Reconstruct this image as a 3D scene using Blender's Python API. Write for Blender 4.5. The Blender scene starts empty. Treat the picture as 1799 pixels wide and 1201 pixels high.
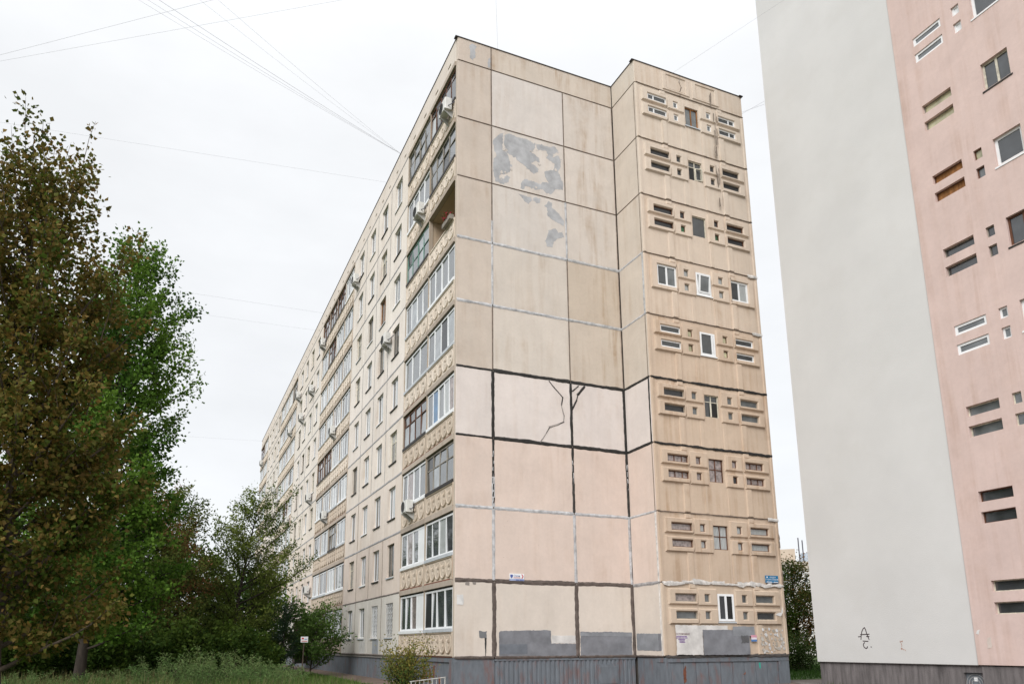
import bpy, bmesh, math, random
import numpy as np
from mathutils import Vector, Matrix
from mathutils.geometry import tessellate_polygon

scene = bpy.context.scene
C = scene.collection
R = math.radians
rnd = random.Random(7)

# ------------------------------------------------------------------ camera
FPX, PX, PY = 1308.781, 857.958, 849.591           # focal length and principal point in photo pixels (1799 wide)
cam_d = bpy.data.cameras.new('camera')
cam = bpy.data.objects.new('camera', cam_d); C.objects.link(cam)
cam_d.sensor_width = 36.0
cam_d.lens = FPX / 1799 * 36
cam_d.shift_x = (899.5 - PX) / 1799                # shift lens: verticals kept nearly upright
cam_d.shift_y = (PY - 600.5) / 1799
cam_d.clip_start = 0.1; cam_d.clip_end = 3000
rt = Vector((0.9198, -0.3924, -0.0037)); fw = Vector((0.3841, 0.8988, 0.2113))
fw.normalize(); up = rt.cross(fw).normalized(); rt = fw.cross(up)
m = Matrix((rt, up, -fw)).transposed().to_4x4(); m.translation = (-9.689, -25.899, 0.441)
cam.matrix_world = m
scene.camera = cam

# ------------------------------------------------------------------ world: overcast sky
world = bpy.data.worlds.new('World'); scene.world = world; world.use_nodes = True
SUN_EL, SUN_AZ = R(40), R(226)                     # behind the camera, to its left
nt = world.node_tree; nt.nodes.clear()
def wn(t, **k):
    n = nt.nodes.new(t)
    for a, b in k.items(): setattr(n, a, b)
    return n
wo = wn('ShaderNodeOutputWorld'); bg = wn('ShaderNodeBackground'); bg.inputs['Strength'].default_value = 0.1
sky = wn('ShaderNodeTexSky'); sky.sky_type = 'NISHITA'; sky.sun_disc = False
sky.sun_elevation = SUN_EL; sky.sun_rotation = SUN_AZ
tc = wn('ShaderNodeTexCoord'); sep = wn('ShaderNodeSeparateXYZ')
nt.links.new(tc.outputs['Generated'], sep.inputs[0])
zc = wn('ShaderNodeMath', operation='MAXIMUM'); zc.inputs[1].default_value = 0; nt.links.new(sep.outputs['Z'], zc.inputs[0])
z4 = wn('ShaderNodeMath', operation='POWER'); z4.inputs[1].default_value = 8; nt.links.new(zc.outputs[0], z4.inputs[0])
z5 = wn('ShaderNodeMath', operation='MULTIPLY_ADD'); z5.inputs[1].default_value = 8.5; nt.links.new(z4.outputs[0], z5.inputs[0])
ramp = wn('ShaderNodeMath', operation='MULTIPLY_ADD'); ramp.inputs[1].default_value = 0.55; ramp.inputs[2].default_value = 4.95   # overcast: brighter towards the zenith
nt.links.new(zc.outputs[0], ramp.inputs[0]); nt.links.new(ramp.outputs[0], z5.inputs[2]); ramp = z5
mp = wn('ShaderNodeMapping'); mp.inputs['Scale'].default_value = (1, 1, 2.6)
nt.links.new(tc.outputs['Generated'], mp.inputs[0])
no = wn('ShaderNodeTexNoise'); no.inputs['Scale'].default_value = 3.2; no.inputs['Detail'].default_value = 6; no.inputs['Roughness'].default_value = .55
nt.links.new(mp.outputs[0], no.inputs['Vector'])
cr = wn('ShaderNodeMapRange'); cr.inputs['From Min'].default_value = .3; cr.inputs['From Max'].default_value = .7
cr.inputs['To Min'].default_value = .92; cr.inputs['To Max'].default_value = 1.03
nt.links.new(no.outputs['Fac'], cr.inputs['Value'])
mul = wn('ShaderNodeMath', operation='MULTIPLY'); nt.links.new(ramp.outputs[0], mul.inputs[0]); nt.links.new(cr.outputs[0], mul.inputs[1])
cc = wn('ShaderNodeVectorMath', operation='SCALE'); cc.inputs[0].default_value = (0.972, 0.985, 1.0)
nt.links.new(mul.outputs[0], cc.inputs['Scale'])
mx = wn('ShaderNodeMix', data_type='RGBA'); mx.inputs['Factor'].default_value = 0.94
nt.links.new(sky.outputs[0], mx.inputs['A']); nt.links.new(cc.outputs[0], mx.inputs['B'])
nt.links.new(mx.outputs['Result'], bg.inputs['Color']); nt.links.new(bg.outputs[0], wo.inputs['Surface'])

sun_d = bpy.data.lights.new('sun', 'SUN'); sun_d.energy = 1.5; sun_d.angle = R(35); sun_d.color = (1, .985, .965)
sun = bpy.data.objects.new('sun', sun_d); C.objects.link(sun); sun.location = (-40, -60, 60)
sdir = Vector((math.sin(SUN_AZ) * math.cos(SUN_EL), math.cos(SUN_AZ) * math.cos(SUN_EL), math.sin(SUN_EL)))
sun.rotation_euler = sdir.to_track_quat('Z', 'Y').to_euler()

vs = scene.view_settings
vs.view_transform = 'Standard'; vs.look = 'None'; vs.gamma = 1; vs.use_curve_mapping = False; vs.exposure = 0.97
scene.render.engine = 'CYCLES'

# ------------------------------------------------------------------ helpers
def lin(r, g, b):
    f = lambda c: (c / 255 / 12.92) if c / 255 <= .04045 else ((c / 255 + .055) / 1.055) ** 2.4
    return (f(r), f(g), f(b))

MATS = {}
def material(name, col=None, rough=.85, nscale=4.0, amt=.18, bump=0.0, bscale=60, spec=.3, metallic=0.0, stretch=(1, 1, 1), tint=None, tamt=0.0, tscale=2.0, coat=0.0):
    """Principled material, colour broken up by noise; `tint` is a second colour that shows in blotches (dirt, rust, wear)."""
    M = bpy.data.materials.new(name); M.use_nodes = True; MATS[name] = M
    t = M.node_tree; N = t.nodes; L = t.links; b = N['Principled BSDF']
    b.inputs['Roughness'].default_value = rough; b.inputs['Specular IOR Level'].default_value = spec
    b.inputs['Metallic'].default_value = metallic
    if coat: b.inputs['Coat Weight'].default_value = coat; b.inputs['Coat Roughness'].default_value = .03; b.inputs['Coat IOR'].default_value = 1.55
    tc = N.new('ShaderNodeTexCoord'); oi = N.new('ShaderNodeObjectInfo')
    off = N.new('ShaderNodeVectorMath'); off.operation = 'MULTIPLY_ADD'
    cmb = N.new('ShaderNodeCombineXYZ')
    for i in range(3): L.new(oi.outputs['Random'], cmb.inputs[i])
    off.inputs[1].default_value = (37, 61, 83); L.new(cmb.outputs[0], off.inputs[0]); L.new(tc.outputs['Object'], off.inputs[2])
    mp = N.new('ShaderNodeMapping'); mp.inputs['Scale'].default_value = stretch; L.new(off.outputs[0], mp.inputs[0])
    no = N.new('ShaderNodeTexNoise'); no.inputs['Scale'].default_value = nscale; no.inputs['Detail'].default_value = 6; no.inputs['Roughness'].default_value = .6
    L.new(mp.outputs[0], no.inputs['Vector'])
    mr = N.new('ShaderNodeMapRange'); mr.inputs['From Min'].default_value = .3; mr.inputs['From Max'].default_value = .7
    mr.inputs['To Min'].default_value = 1 - amt; mr.inputs['To Max'].default_value = 1 + amt * .5
    L.new(no.outputs['Fac'], mr.inputs['Value'])
    sc = N.new('ShaderNodeVectorMath'); sc.operation = 'SCALE'; L.new(mr.outputs[0], sc.inputs['Scale'])
    if col is None: L.new(oi.outputs['Color'], sc.inputs[0])
    else: sc.inputs[0].default_value = col[:3]
    out = sc.outputs[0]
    if tint:
        n2 = N.new('ShaderNodeTexNoise'); n2.inputs['Scale'].default_value = tscale; n2.inputs['Detail'].default_value = 8; n2.inputs['Roughness'].default_value = .65
        L.new(mp.outputs[0], n2.inputs['Vector'])
        m2 = N.new('ShaderNodeMapRange'); m2.inputs['From Min'].default_value = .52; m2.inputs['From Max'].default_value = .68; m2.inputs['To Max'].default_value = tamt
        L.new(n2.outputs['Fac'], m2.inputs['Value'])
        mm = N.new('ShaderNodeMix'); mm.data_type = 'RGBA'; mm.inputs['B'].default_value = (*tint, 1)
        L.new(m2.outputs[0], mm.inputs['Factor']); L.new(out, mm.inputs['A']); out = mm.outputs['Result']
    L.new(out, b.inputs['Base Color'])
    if bump:
        n3 = N.new('ShaderNodeTexNoise'); n3.inputs['Scale'].default_value = bscale; n3.inputs['Detail'].default_value = 5
        L.new(off.outputs[0], n3.inputs['Vector'])
        bp = N.new('ShaderNodeBump'); bp.inputs['Strength'].default_value = bump; bp.inputs['Distance'].default_value = .02
        L.new(n3.outputs['Fac'], bp.inputs['Height']); L.new(bp.outputs[0], b.inputs['Normal'])
    return M

def plaster_material(name, streak):
    """Painted concrete: object colour, cloudy blotches, brownish run-off streaks (strength = object alpha), pitting."""
    M = bpy.data.materials.new(name); M.use_nodes = True; MATS[name] = M
    t = M.node_tree; N = t.nodes; L = t.links; b = N['Principled BSDF']
    b.inputs['Roughness'].default_value = .9; b.inputs['Specular IOR Level'].default_value = .2
    tc = N.new('ShaderNodeTexCoord'); oi = N.new('ShaderNodeObjectInfo'); cmb = N.new('ShaderNodeCombineXYZ')
    for i in range(3): L.new(oi.outputs['Random'], cmb.inputs[i])
    off = N.new('ShaderNodeVectorMath'); off.operation = 'MULTIPLY_ADD'; off.inputs[1].default_value = (37, 61, 83)
    L.new(cmb.outputs[0], off.inputs[0]); L.new(tc.outputs['Object'], off.inputs[2])
    def noise(scale, stretch, det=6, ro=.6):
        mp = N.new('ShaderNodeMapping'); mp.inputs['Scale'].default_value = stretch; L.new(off.outputs[0], mp.inputs[0])
        n = N.new('ShaderNodeTexNoise'); n.inputs['Scale'].default_value = scale; n.inputs['Detail'].default_value = det; n.inputs['Roughness'].default_value = ro
        n.inputs['Distortion'].default_value = .4
        L.new(mp.outputs[0], n.inputs['Vector']); return n.outputs['Fac']
    def rng(v, a, bb, c, d):
        r = N.new('ShaderNodeMapRange'); r.inputs['From Min'].default_value = a; r.inputs['From Max'].default_value = bb
        r.inputs['To Min'].default_value = c; r.inputs['To Max'].default_value = d; L.new(v, r.inputs['Value']); return r.outputs[0]
    blotch = rng(noise(.9, (1, 1, 1)), .3, .7, .93, 1.05)
    fine = rng(noise(9, (1, 1, 1)), .3, .7, .965, 1.025)
    mu = N.new('ShaderNodeMath'); mu.operation = 'MULTIPLY'; L.new(blotch, mu.inputs[0]); L.new(fine, mu.inputs[1])
    sc = N.new('ShaderNodeVectorMath'); sc.operation = 'SCALE'; L.new(oi.outputs['Color'], sc.inputs[0]); L.new(mu.outputs[0], sc.inputs['Scale'])
    st = rng(noise(1.0, streak, 4, .55), .46, .74, 0, 1)
    st2 = rng(noise(.8, (1, 1, 1), 5, .6), .42, .7, .15, 1)
    m1 = N.new('ShaderNodeMath'); m1.operation = 'MULTIPLY'; L.new(st, m1.inputs[0]); L.new(st2, m1.inputs[1])
    m2 = N.new('ShaderNodeMath'); m2.operation = 'MULTIPLY'; L.new(m1.outputs[0], m2.inputs[0]); L.new(oi.outputs['Alpha'], m2.inputs[1])
    ml = N.new('ShaderNodeVectorMath'); ml.operation = 'MULTIPLY'; L.new(sc.outputs[0], ml.inputs[0]); ml.inputs[1].default_value = (.66, .54, .42)
    mm = N.new('ShaderNodeMix'); mm.data_type = 'RGBA'; L.new(m2.outputs[0], mm.inputs['Factor']); L.new(sc.outputs[0], mm.inputs['A']); L.new(ml.outputs[0], mm.inputs['B'])
    sp = rng(noise(22, (1, 1, 1), 2, .5), .74, .78, 0, .55)      # small chips and specks
    m3 = N.new('ShaderNodeMix'); m3.data_type = 'RGBA'; L.new(sp, m3.inputs['Factor']); L.new(mm.outputs['Result'], m3.inputs['A']); m3.inputs['B'].default_value = (.22, .17, .13, 1)
    L.new(m3.outputs['Result'], b.inputs['Base Color'])
    n3 = noise(38, (1, 1, 1), 6, .65)
    bp = N.new('ShaderNodeBump'); bp.inputs['Strength'].default_value = .22; bp.inputs['Distance'].default_value = .02
    L.new(n3, bp.inputs['Height']); L.new(bp.outputs[0], b.inputs['Normal'])
    return M

def glass_material(name, col, lace=0.0, folds=False, rough=.04, coat=1.0, ior=1.8):
    """Window pane seen from outside: dark room or a curtain close behind a clear glossy sheet."""
    M = bpy.data.materials.new(name); M.use_nodes = True; MATS[name] = M
    t = M.node_tree; N = t.nodes; L = t.links; b = N['Principled BSDF']
    b.inputs['Roughness'].default_value = .6; b.inputs['Specular IOR Level'].default_value = .3
    b.inputs['Coat Weight'].default_value = coat; b.inputs['Coat Roughness'].default_value = rough; b.inputs['Coat IOR'].default_value = ior
    tc = N.new('ShaderNodeTexCoord'); oi = N.new('ShaderNodeObjectInfo')
    off = N.new('ShaderNodeVectorMath'); off.operation = 'MULTIPLY_ADD'; cmb = N.new('ShaderNodeCombineXYZ')
    for i in range(3): L.new(oi.outputs['Random'], cmb.inputs[i])
    off.inputs[1].default_value = (37, 61, 83); L.new(cmb.outputs[0], off.inputs[0]); L.new(tc.outputs['Object'], off.inputs[2])
    src = off.outputs[0]
    if folds:
        tx = N.new('ShaderNodeTexWave'); tx.wave_type = 'BANDS'; tx.bands_direction = 'X'; tx.inputs['Scale'].default_value = 4.5; tx.inputs['Distortion'].default_value = 3
        tx.inputs['Detail'].default_value = 2; L.new(src, tx.inputs['Vector']); v = tx.outputs['Fac']; lo, hi = .55, 1.1
    elif lace:
        tx = N.new('ShaderNodeTexVoronoi'); tx.inputs['Scale'].default_value = 9; tx.feature = 'SMOOTH_F1'; L.new(src, tx.inputs['Vector']); v = tx.outputs['Distance']; lo, hi = .45, 1.3
    else:
        tx = N.new('ShaderNodeTexNoise'); tx.inputs['Scale'].default_value = 2.2; L.new(src, tx.inputs['Vector']); v = tx.outputs['Fac']; lo, hi = .4, 1.6
    mr = N.new('ShaderNodeMapRange'); mr.inputs['From Min'].default_value = .1; mr.inputs['From Max'].default_value = .8
    mr.inputs['To Min'].default_value = lo; mr.inputs['To Max'].default_value = hi; L.new(v, mr.inputs['Value'])
    sc = N.new('ShaderNodeVectorMath'); sc.operation = 'SCALE'; sc.inputs[0].default_value = col; L.new(mr.outputs[0], sc.inputs['Scale'])
    L.new(sc.outputs[0], b.inputs['Base Color'])
    return M

def leaf_material(name, transl=.35):
    M = bpy.data.materials.new(name); M.use_nodes = True; MATS[name] = M
    t = M.node_tree; N = t.nodes; L = t.links; b = N['Principled BSDF']; o = N['Material Output']
    at = N.new('ShaderNodeAttribute'); at.attribute_name = 'tint'
    b.inputs['Roughness'].default_value = .65; b.inputs['Specular IOR Level'].default_value = .12
    L.new(at.outputs['Color'], b.inputs['Base Color'])
    tr = N.new('ShaderNodeBsdfTranslucent'); L.new(at.outputs['Color'], tr.inputs['Color'])
    ms = N.new('ShaderNodeMixShader'); ms.inputs[0].default_value = transl
    L.new(b.outputs[0], ms.inputs[1]); L.new(tr.outputs[0], ms.inputs[2]); L.new(ms.outputs[0], o.inputs['Surface'])
    return M

plaster_material('plaster', (3.2, 3.2, .28))
plaster_material('plaster_streaky', (5.0, 5.0, .16))
material('stucco', None, .92, .35, .06, bump=.22, bscale=30, spec=.15, tint=(.56, .55, .53), tamt=.35, tscale=.5)
material('seal', None, .8, 5, .42, bump=.5, bscale=18, spec=.3)
material('paint', None, .8, 2.2, .26, bump=.15, bscale=40, spec=.25)
material('bare_plaster', (.425, .428, .44), .9, 2.2, .28, bump=.3, bscale=25)
material('concrete_dark', (.10, .09, .08), .95, 3, .3)
material('concrete', (.30, .28, .26), .95, 3, .3, bump=.3, bscale=30)
material('plinth_concrete', (.165, .150, .150), .95, 2.2, .45, bump=.4, bscale=22, stretch=(3, 3, .4))
material('plinth_metal', (.150, .168, .190), .6, 3, .22, bump=.1, bscale=14, spec=.4, tint=(.20, .075, .05), tamt=.55, tscale=1.3, stretch=(2.2, 2.2, .7))
material('coping', (.055, .048, .045), .6, 6, .3)
material('pvc', (.80, .81, .82), .35, 4, .06, spec=.5)
material('wood_brown', (.13, .055, .03), .6, 6, .4, stretch=(1, 1, .2))
material('wood_grey', (.30, .27, .23), .8, 6, .45, stretch=(1, 1, .3))
material('wood_green', (.17, .30, .25), .7, 6, .3)
material('wood_cream', (.62, .58, .48), .7, 8, .4)
material('wood_orange', (.30, .135, .045), .7, 9, .5, stretch=(1, 1, .25))
material('sill_metal', (.50, .53, .56), .45, 5, .15, spec=.5)
material('sill_dark', (.035, .03, .028), .6, 5, .3)
material('rust', (.20, .075, .045), .8, 7, .5)
material('ac_white', (.66, .65, .62), .45, 5, .12, spec=.45)
material('ac_dark', (.06, .06, .06), .6)
material('bracket', (.45, .45, .44), .5, 5, .2)
material('wire', (.10, .10, .12), .6)
material('cable', (.42, .42, .46), .6)
material('brown_sheet', (.075, .035, .032), .6, 5, .35)
material('sign_blue', (.015, .17, .36), .4, 4, .1)
material('sign_white', (.78, .79, .80), .4, 4, .08)
material('sign_red', (.55, .04, .05), .4)
material('sign_ink', (.08, .12, .36), .5)
material('ink_purple', (.20, .10, .33), .8)
material('ink_maroon', (.12, .02, .035), .8)
material('ink_black', (.035, .018, .022), .85)
material('ink_orange', (.40, .15, .07), .85)
material('petal_red', (.60, .03, .10), .6)
material('bark', (.10, .075, .058), .95, 7, .5, bump=.8, bscale=20, stretch=(1, 1, .25))
material('bark_dark', (.045, .035, .028), .95, 7, .5, bump=.8, bscale=20, stretch=(1, 1, .25))
material('soil', (.150, .108, .085), .97, 1.6, .4, bump=.6, bscale=12)
material('lawn', (.050, .085, .018), .97, 1.4, .45, bump=.6, bscale=14)
material('asphalt', (.145, .122, .110), .93, 1.2, .25, bump=.4, bscale=30)
material('fence_metal', (.45, .44, .42), .6, 8, .4, tint=(.22, .10, .06), tamt=.6, tscale=5)
material('far_wall', None, .9, .6, .08)
glass_material('glass', (.030, .034, .038))
glass_material('glass_grey', (.10, .11, .115))
glass_material('glass_double', (.05, .06, .065), ior=2.9)
glass_material('glass_double_pale', (.20, .22, .23), ior=2.7)
glass_material('glass_soft', (.020, .022, .026), coat=.55)
glass_material('glass_black', (.006, .006, .006), coat=.25)
glass_material('glass_curtain', (.42, .44, .44), folds=True)
glass_material('glass_lace', (.30, .25, .24), lace=1)
glass_material('glass_yellow', (.42, .40, .25), coat=.7)
glass_material('glass_blue', (.02, .12, .26))
glass_material('glass_green', (.015, .085, .03), coat=.5)
leaf_material('leaf'); leaf_material('grass_blade', .3)

WORLDPOS = {}
def link(o, parent=None, loc=(0, 0, 0), rz=0.0):
    C.objects.link(o); loc = Vector(loc); WORLDPOS[o.name] = (loc, rz)
    if parent is not None:
        pl, pr = WORLDPOS[parent.name]; o.parent = parent
        o.location = Matrix.Rotation(-pr, 3, 'Z') @ (loc - pl); o.rotation_euler = (0, 0, rz - pr)
    else:
        o.location = loc; o.rotation_euler = (0, 0, rz)
    return o
def put(name, mesh, parent=None, loc=(0, 0, 0), rz=0.0, color=None):
    o = bpy.data.objects.new(name, mesh)
    if color: o.color = color if len(color) == 4 else (*color, 0.5)
    return link(o, parent, loc, rz)
def thing(name, label, cat, loc=(0, 0, 0), rz=0.0, group=None):
    o = bpy.data.objects.new(name, None); o.empty_display_size = .3
    return tag(link(o, None, loc, rz), label, cat, group)
def tag(o, label, cat, group=None):
    o['label'] = label; o['category'] = cat
    if group: o['group'] = group
    return o
def struct(o): o['kind'] = 'structure'; return o
def stuff(o): o['kind'] = 'stuff'; return o

class MB:
    """Collects faces; local axes: X along the wall, -Y out of the wall, Z up."""
    def __init__(s): s.v = []; s.f = []; s.m = []
    def add(s, pts, faces, mi=0):
        n = len(s.v); s.v += [tuple(p) for p in pts]; s.f += [tuple(n + i for i in f) for f in faces]; s.m += [mi] * len(faces); return s
    def quad(s, a, b, c, d, mi=0): return s.add([a, b, c, d], [(0, 1, 2, 3)], mi)
    def box(s, x0, x1, y0, y1, z0, z1, mi=0):
        return s.add([(x0, y0, z0), (x1, y0, z0), (x1, y1, z0), (x0, y1, z0), (x0, y0, z1), (x1, y0, z1), (x1, y1, z1), (x0, y1, z1)],
                     [(0, 1, 5, 4), (1, 2, 6, 5), (2, 3, 7, 6), (3, 0, 4, 7), (4, 5, 6, 7), (3, 2, 1, 0)], mi)
    def loops(s, L, mi=0, cap=False):
        """Join rectangular (or any equal-length) vertex loops with quads."""
        n = len(L[0]); base = len(s.v)
        for l in L: s.v += [tuple(p) for p in l]
        for i in range(len(L) - 1):
            for j in range(n):
                a = base + i * n + j; b = base + i * n + (j + 1) % n
                s.f.append((a, b, b + n, a + n)); s.m.append(mi)
        if cap: s.f.append(tuple(base + (len(L) - 1) * n + j for j in range(n))); s.m.append(mi)
        return s
    def slab(s, x0, x1, z0, z1, proud, ch, hole=None, fun=.03, deep=.2, closed=False, y=0.0, mi=0):
        """Raised block with sloped edges, optionally round a funnel-shaped opening."""
        r = lambda a, b, c, d, yy: [(a, yy, c), (b, yy, c), (b, yy, d), (a, yy, d)]
        L = [r(x0, x1, z0, z1, y + .01), r(x0 + ch, x1 - ch, z0 + ch, z1 - ch, y - proud)]
        if hole:
            a, b, c, d = hole
            L += [r(a - fun, b + fun, c - fun, d + fun, y - proud), r(a, b, c, d, y - proud + fun * 1.6)]
            L += [r(a, b, c, d, y + deep)]
            return s.loops(L, mi, closed)
        return s.loops(L, mi, True)
    def tube(s, p0, p1, r, n=6, r1=None, mi=0, caps=True):
        p0 = Vector(p0); p1 = Vector(p1); d = (p1 - p0).normalized(); a = d.orthogonal().normalized(); b = d.cross(a); r1 = r if r1 is None else r1
        L = [[p + (a * math.cos(2 * math.pi * i / n) + b * math.sin(2 * math.pi * i / n)) * q for i in range(n)] for p, q in ((p0, r), (p1, r1))]
        s.loops(L, mi)
        if caps:
            k = len(s.v) - 2 * n; s.f += [tuple(k + i for i in range(n))[::-1], tuple(k + n + i for i in range(n))]; s.m += [mi, mi]
        return s
    def data(s, name, *mats, smooth=False):
        me = bpy.data.meshes.new(name); me.from_pydata(s.v, [], s.f)
        for q in mats: me.materials.append(MATS[q] if isinstance(q, str) else q)
        if len(mats) > 1: me.polygons.foreach_set('material_index', s.m)
        if smooth: me.polygons.foreach_set('use_smooth', [True] * len(me.polygons))
        me.update(); return me

CACHE = {}
def cached(key, fn):
    if key not in CACHE: CACHE[key] = fn()
    return CACHE[key]

def panel_data(w, h, holes=(), t=.2, g=.012, ch=.02, mat='plaster', name='wall_panel'):
    """Wall panel with chamfered rim and real openings (holes: x0,x1,z0,z1), origin at its lower left module corner."""
    xs = sorted({g, g + ch, w - g - ch, w - g, *[q for H in holes for q in H[:2]]}); zs = sorted({g, g + ch, h - g - ch, h - g, *[q for H in holes for q in H[2:]]})
    b = MB(); idx = {}
    for i, x in enumerate(xs):
        for j, z in enumerate(zs):
            idx[i, j] = len(b.v); b.v.append((x, ch if i in (0, len(xs) - 1) or j in (0, len(zs) - 1) else 0, z))
    for i in range(len(xs) - 1):
        for j in range(len(zs) - 1):
            cx = (xs[i] + xs[i + 1]) / 2; cz = (zs[j] + zs[j + 1]) / 2
            if any(H[0] < cx < H[1] and H[2] < cz < H[3] for H in holes): continue
            b.f.append((idx[i, j], idx[i + 1, j], idx[i + 1, j + 1], idx[i, j + 1])); b.m.append(0)
    r = lambda a, bb, c, d, yy: [(a, yy, c), (bb, yy, c), (bb, yy, d), (a, yy, d)]
    b.loops([r(g, w - g, g, h - g, ch), r(g, w - g, g, h - g, t)])
    for H in holes: b.loops([r(*H, 0), r(*H, t)])
    return b.data(name, mat)

class Wall:
    def __init__(s, o, rz): s.o = Vector(o); s.rz = rz; s.u = Vector((math.cos(rz), math.sin(rz), 0)); s.n = Vector((-math.sin(rz), math.cos(rz), 0))
    def pt(s, u, d, z): return s.o + s.u * u + s.n * d + Vector((0, 0, z))
GAB = Wall((0, 0, 0), 0); FAC = Wall((0, 0, 0), -math.pi / 2); BAYY = -1.87; BAY = Wall((0, BAYY, 0), 0); RET = Wall((7.8, 0, 0), -math.pi / 2); SEC = Wall((13.7, 0, 0), -math.pi / 2)

def jit(c, a=.03): 
    k = 1 + rnd.uniform(-a, a); return tuple(min(.9, q * k) for q in c[:3])

def frame_data(w, h, t, mull=(), trans=(), dep=.06, mat='pvc', name='window'):
    b = MB(); b.box(0, t, 0, dep, 0, h); b.box(w - t, w, 0, dep, 0, h); b.box(t, w - t, .001, dep, 0, t); b.box(t, w - t, .001, dep, h - t, h)
    for q in mull: b.box(q * w - t * .55, q * w + t * .55, .004, dep - .004, t, h - t)
    for q in trans: b.box(t, w - t, .009, dep - .009, q * h - t * .45, q * h + t * .45)
    return b.data(name, mat)
def pane_quads(w, h, t, mull=(), trans=(), y=.03, wob=.004):
    xs = [t] + [q * w for q in mull] + [w - t]; zs = [t] + [q * h for q in trans] + [h - t]; out = []
    for i in range(len(xs) - 1):
        for j in range(len(zs) - 1):
            a, bb, c, d = xs[i] - .005, xs[i + 1] + .005, zs[j] - .005, zs[j + 1] + .005
            dx, dz = rnd.uniform(-wob, wob), rnd.uniform(-wob, wob)
            out.append(((a, y - dx - dz, c), (bb, y + dx - dz, c), (bb, y + dx + dz, d), (a, y - dx + dz, d)))
    return out

def window(root, W, u, z, w, h, dep=.12, t=.055, mull=(.5,), trans=(), mat='pvc', glass='glass', sill=None, name='window', split=False):
    """One window: frame mesh (the part) with pane(s) and sill as its pieces. `glass` may list one material per light."""
    fr = put(name, cached(('fr', round(w, 3), round(h, 3), t, mull, trans, mat), lambda: frame_data(w, h, t, mull, trans, mat=mat, name=name)), root, W.pt(u, dep, z), W.rz)
    Q = pane_quads(w, h, t, mull, trans); gl = glass if isinstance(glass, (list, tuple)) else [glass] * len(Q)
    if split:
        for i, q in enumerate(Q): put('pane', MB().quad(*q).data('pane', gl[i % len(gl)]), fr, W.pt(u, dep, z), W.rz)
    else:
        b = MB(); names = sorted(set(gl))
        for i, q in enumerate(Q): b.quad(*q, mi=names.index(gl[i % len(gl)]))
        put('pane', b.data('pane', *names), fr, W.pt(u, dep, z), W.rz)
    if sill:
        put('sill', cached(('sill', round(w, 3), sill), lambda: MB().box(-.05, w + .05, -dep - .05, .01, -.045, -.02).box(-.05, w + .05, -dep - .055, -dep - .04, -.075, -.0451).data('sill', sill)), fr, W.pt(u, dep, z), W.rz)
    return fr

def seal(root, W, p0, p1, width, col, y=-.010, rough=.25, name='joint_seal', bulge=.012):
    """A hand-smeared strip of sealant over a panel joint: ragged edges, slightly domed."""
    p0 = Vector((p0[0], p0[1])); p1 = Vector((p1[0], p1[1])); L = (p1 - p0).length; n = max(2, int(L / .09)); d = (p1 - p0) / L; q = Vector((-d.y, d.x))
    b = MB(); rows = []; a1 = a2 = 0
    for i in range(n + 1):
        c = p0 + d * (L * i / n); a1 = .7 * a1 + rnd.uniform(-1, 1) * rough * .32; a2 = .7 * a2 + rnd.uniform(-1, 1) * rough * .32
        e1 = c + q * width * (.5 + a1); e2 = c - q * width * (.5 + a2); o = p0
        rows.append([(e1.x - o.x, .004, e1.y - o.y), (c.x - o.x, -bulge * rnd.uniform(.8, 1.05), c.y - o.y), (e2.x - o.x, .004, e2.y - o.y)])
    for r_ in rows: b.v += r_
    for i in range(n):
        for j in range(2):
            b.f.append((i * 3 + j, i * 3 + j + 1, i * 3 + j + 4, i * 3 + j + 3)); b.m.append(0)
    return put(name, b.data(name, 'seal'), root, W.pt(p0.x, y, p0.y), W.rz, (*col, 1))

def patch_data(poly, mat, rough=.03, th=.004, name='patch', step=.07):
    """Thin layer with a ragged outline; poly in wall coordinates (u, z) relative to its first point."""
    P = []; o = poly[0]
    for i, a in enumerate(poly):
        bq = poly[(i + 1) % len(poly)]; n = max(1, int(math.hypot(bq[0] - a[0], bq[1] - a[1]) / step))
        for k in range(n):
            t = k / n; P.append((a[0] + (bq[0] - a[0]) * t - o[0] + rnd.uniform(-rough, rough), a[1] + (bq[1] - a[1]) * t - o[1] + rnd.uniform(-rough, rough)))
    n = len(P); tri = tessellate_polygon([[Vector((x, z, 0)) for x, z in P]])
    V = [(x, 0, z) for x, z in P] + [(x, th, z) for x, z in P]
    me = bpy.data.meshes.new(name); me.from_pydata(V, [], [tuple(t) for t in tri] + [(i, (i + 1) % n, n + (i + 1) % n, n + i) for i in range(n)]); me.materials.append(MATS[mat]); return me
def patch(root, W, poly, mat='paint', col=None, y=-.006, rough=.03, name='paint_patch', step=.07):
    return put(name, patch_data(poly, mat, rough, .006 - y if False else .008, name, step), root, W.pt(poly[0][0], y, poly[0][1]), W.rz, (*col, 1) if col else None)
def rect(x0, x1, z0, z1): return [(x0, z0), (x1, z0), (x1, z1), (x0, z1)]

def text_data(txt, size, mat, align='LEFT'):
    cu = bpy.data.curves.new('lettering', 'FONT'); cu.body = txt; cu.size = size; cu.align_x = align; cu.extrude = .001; cu.resolution_u = 2
    ob = bpy.data.objects.new('lettering', cu); C.objects.link(ob); bpy.context.view_layer.update()
    me = bpy.data.meshes.new_from_object(ob.evaluated_get(bpy.context.evaluated_depsgraph_get()))
    bpy.data.objects.remove(ob); bpy.data.curves.remove(cu)
    me.transform(Matrix.Rotation(math.pi / 2, 4, 'X')); me.materials.clear(); me.materials.append(MATS[mat]); return me

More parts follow.
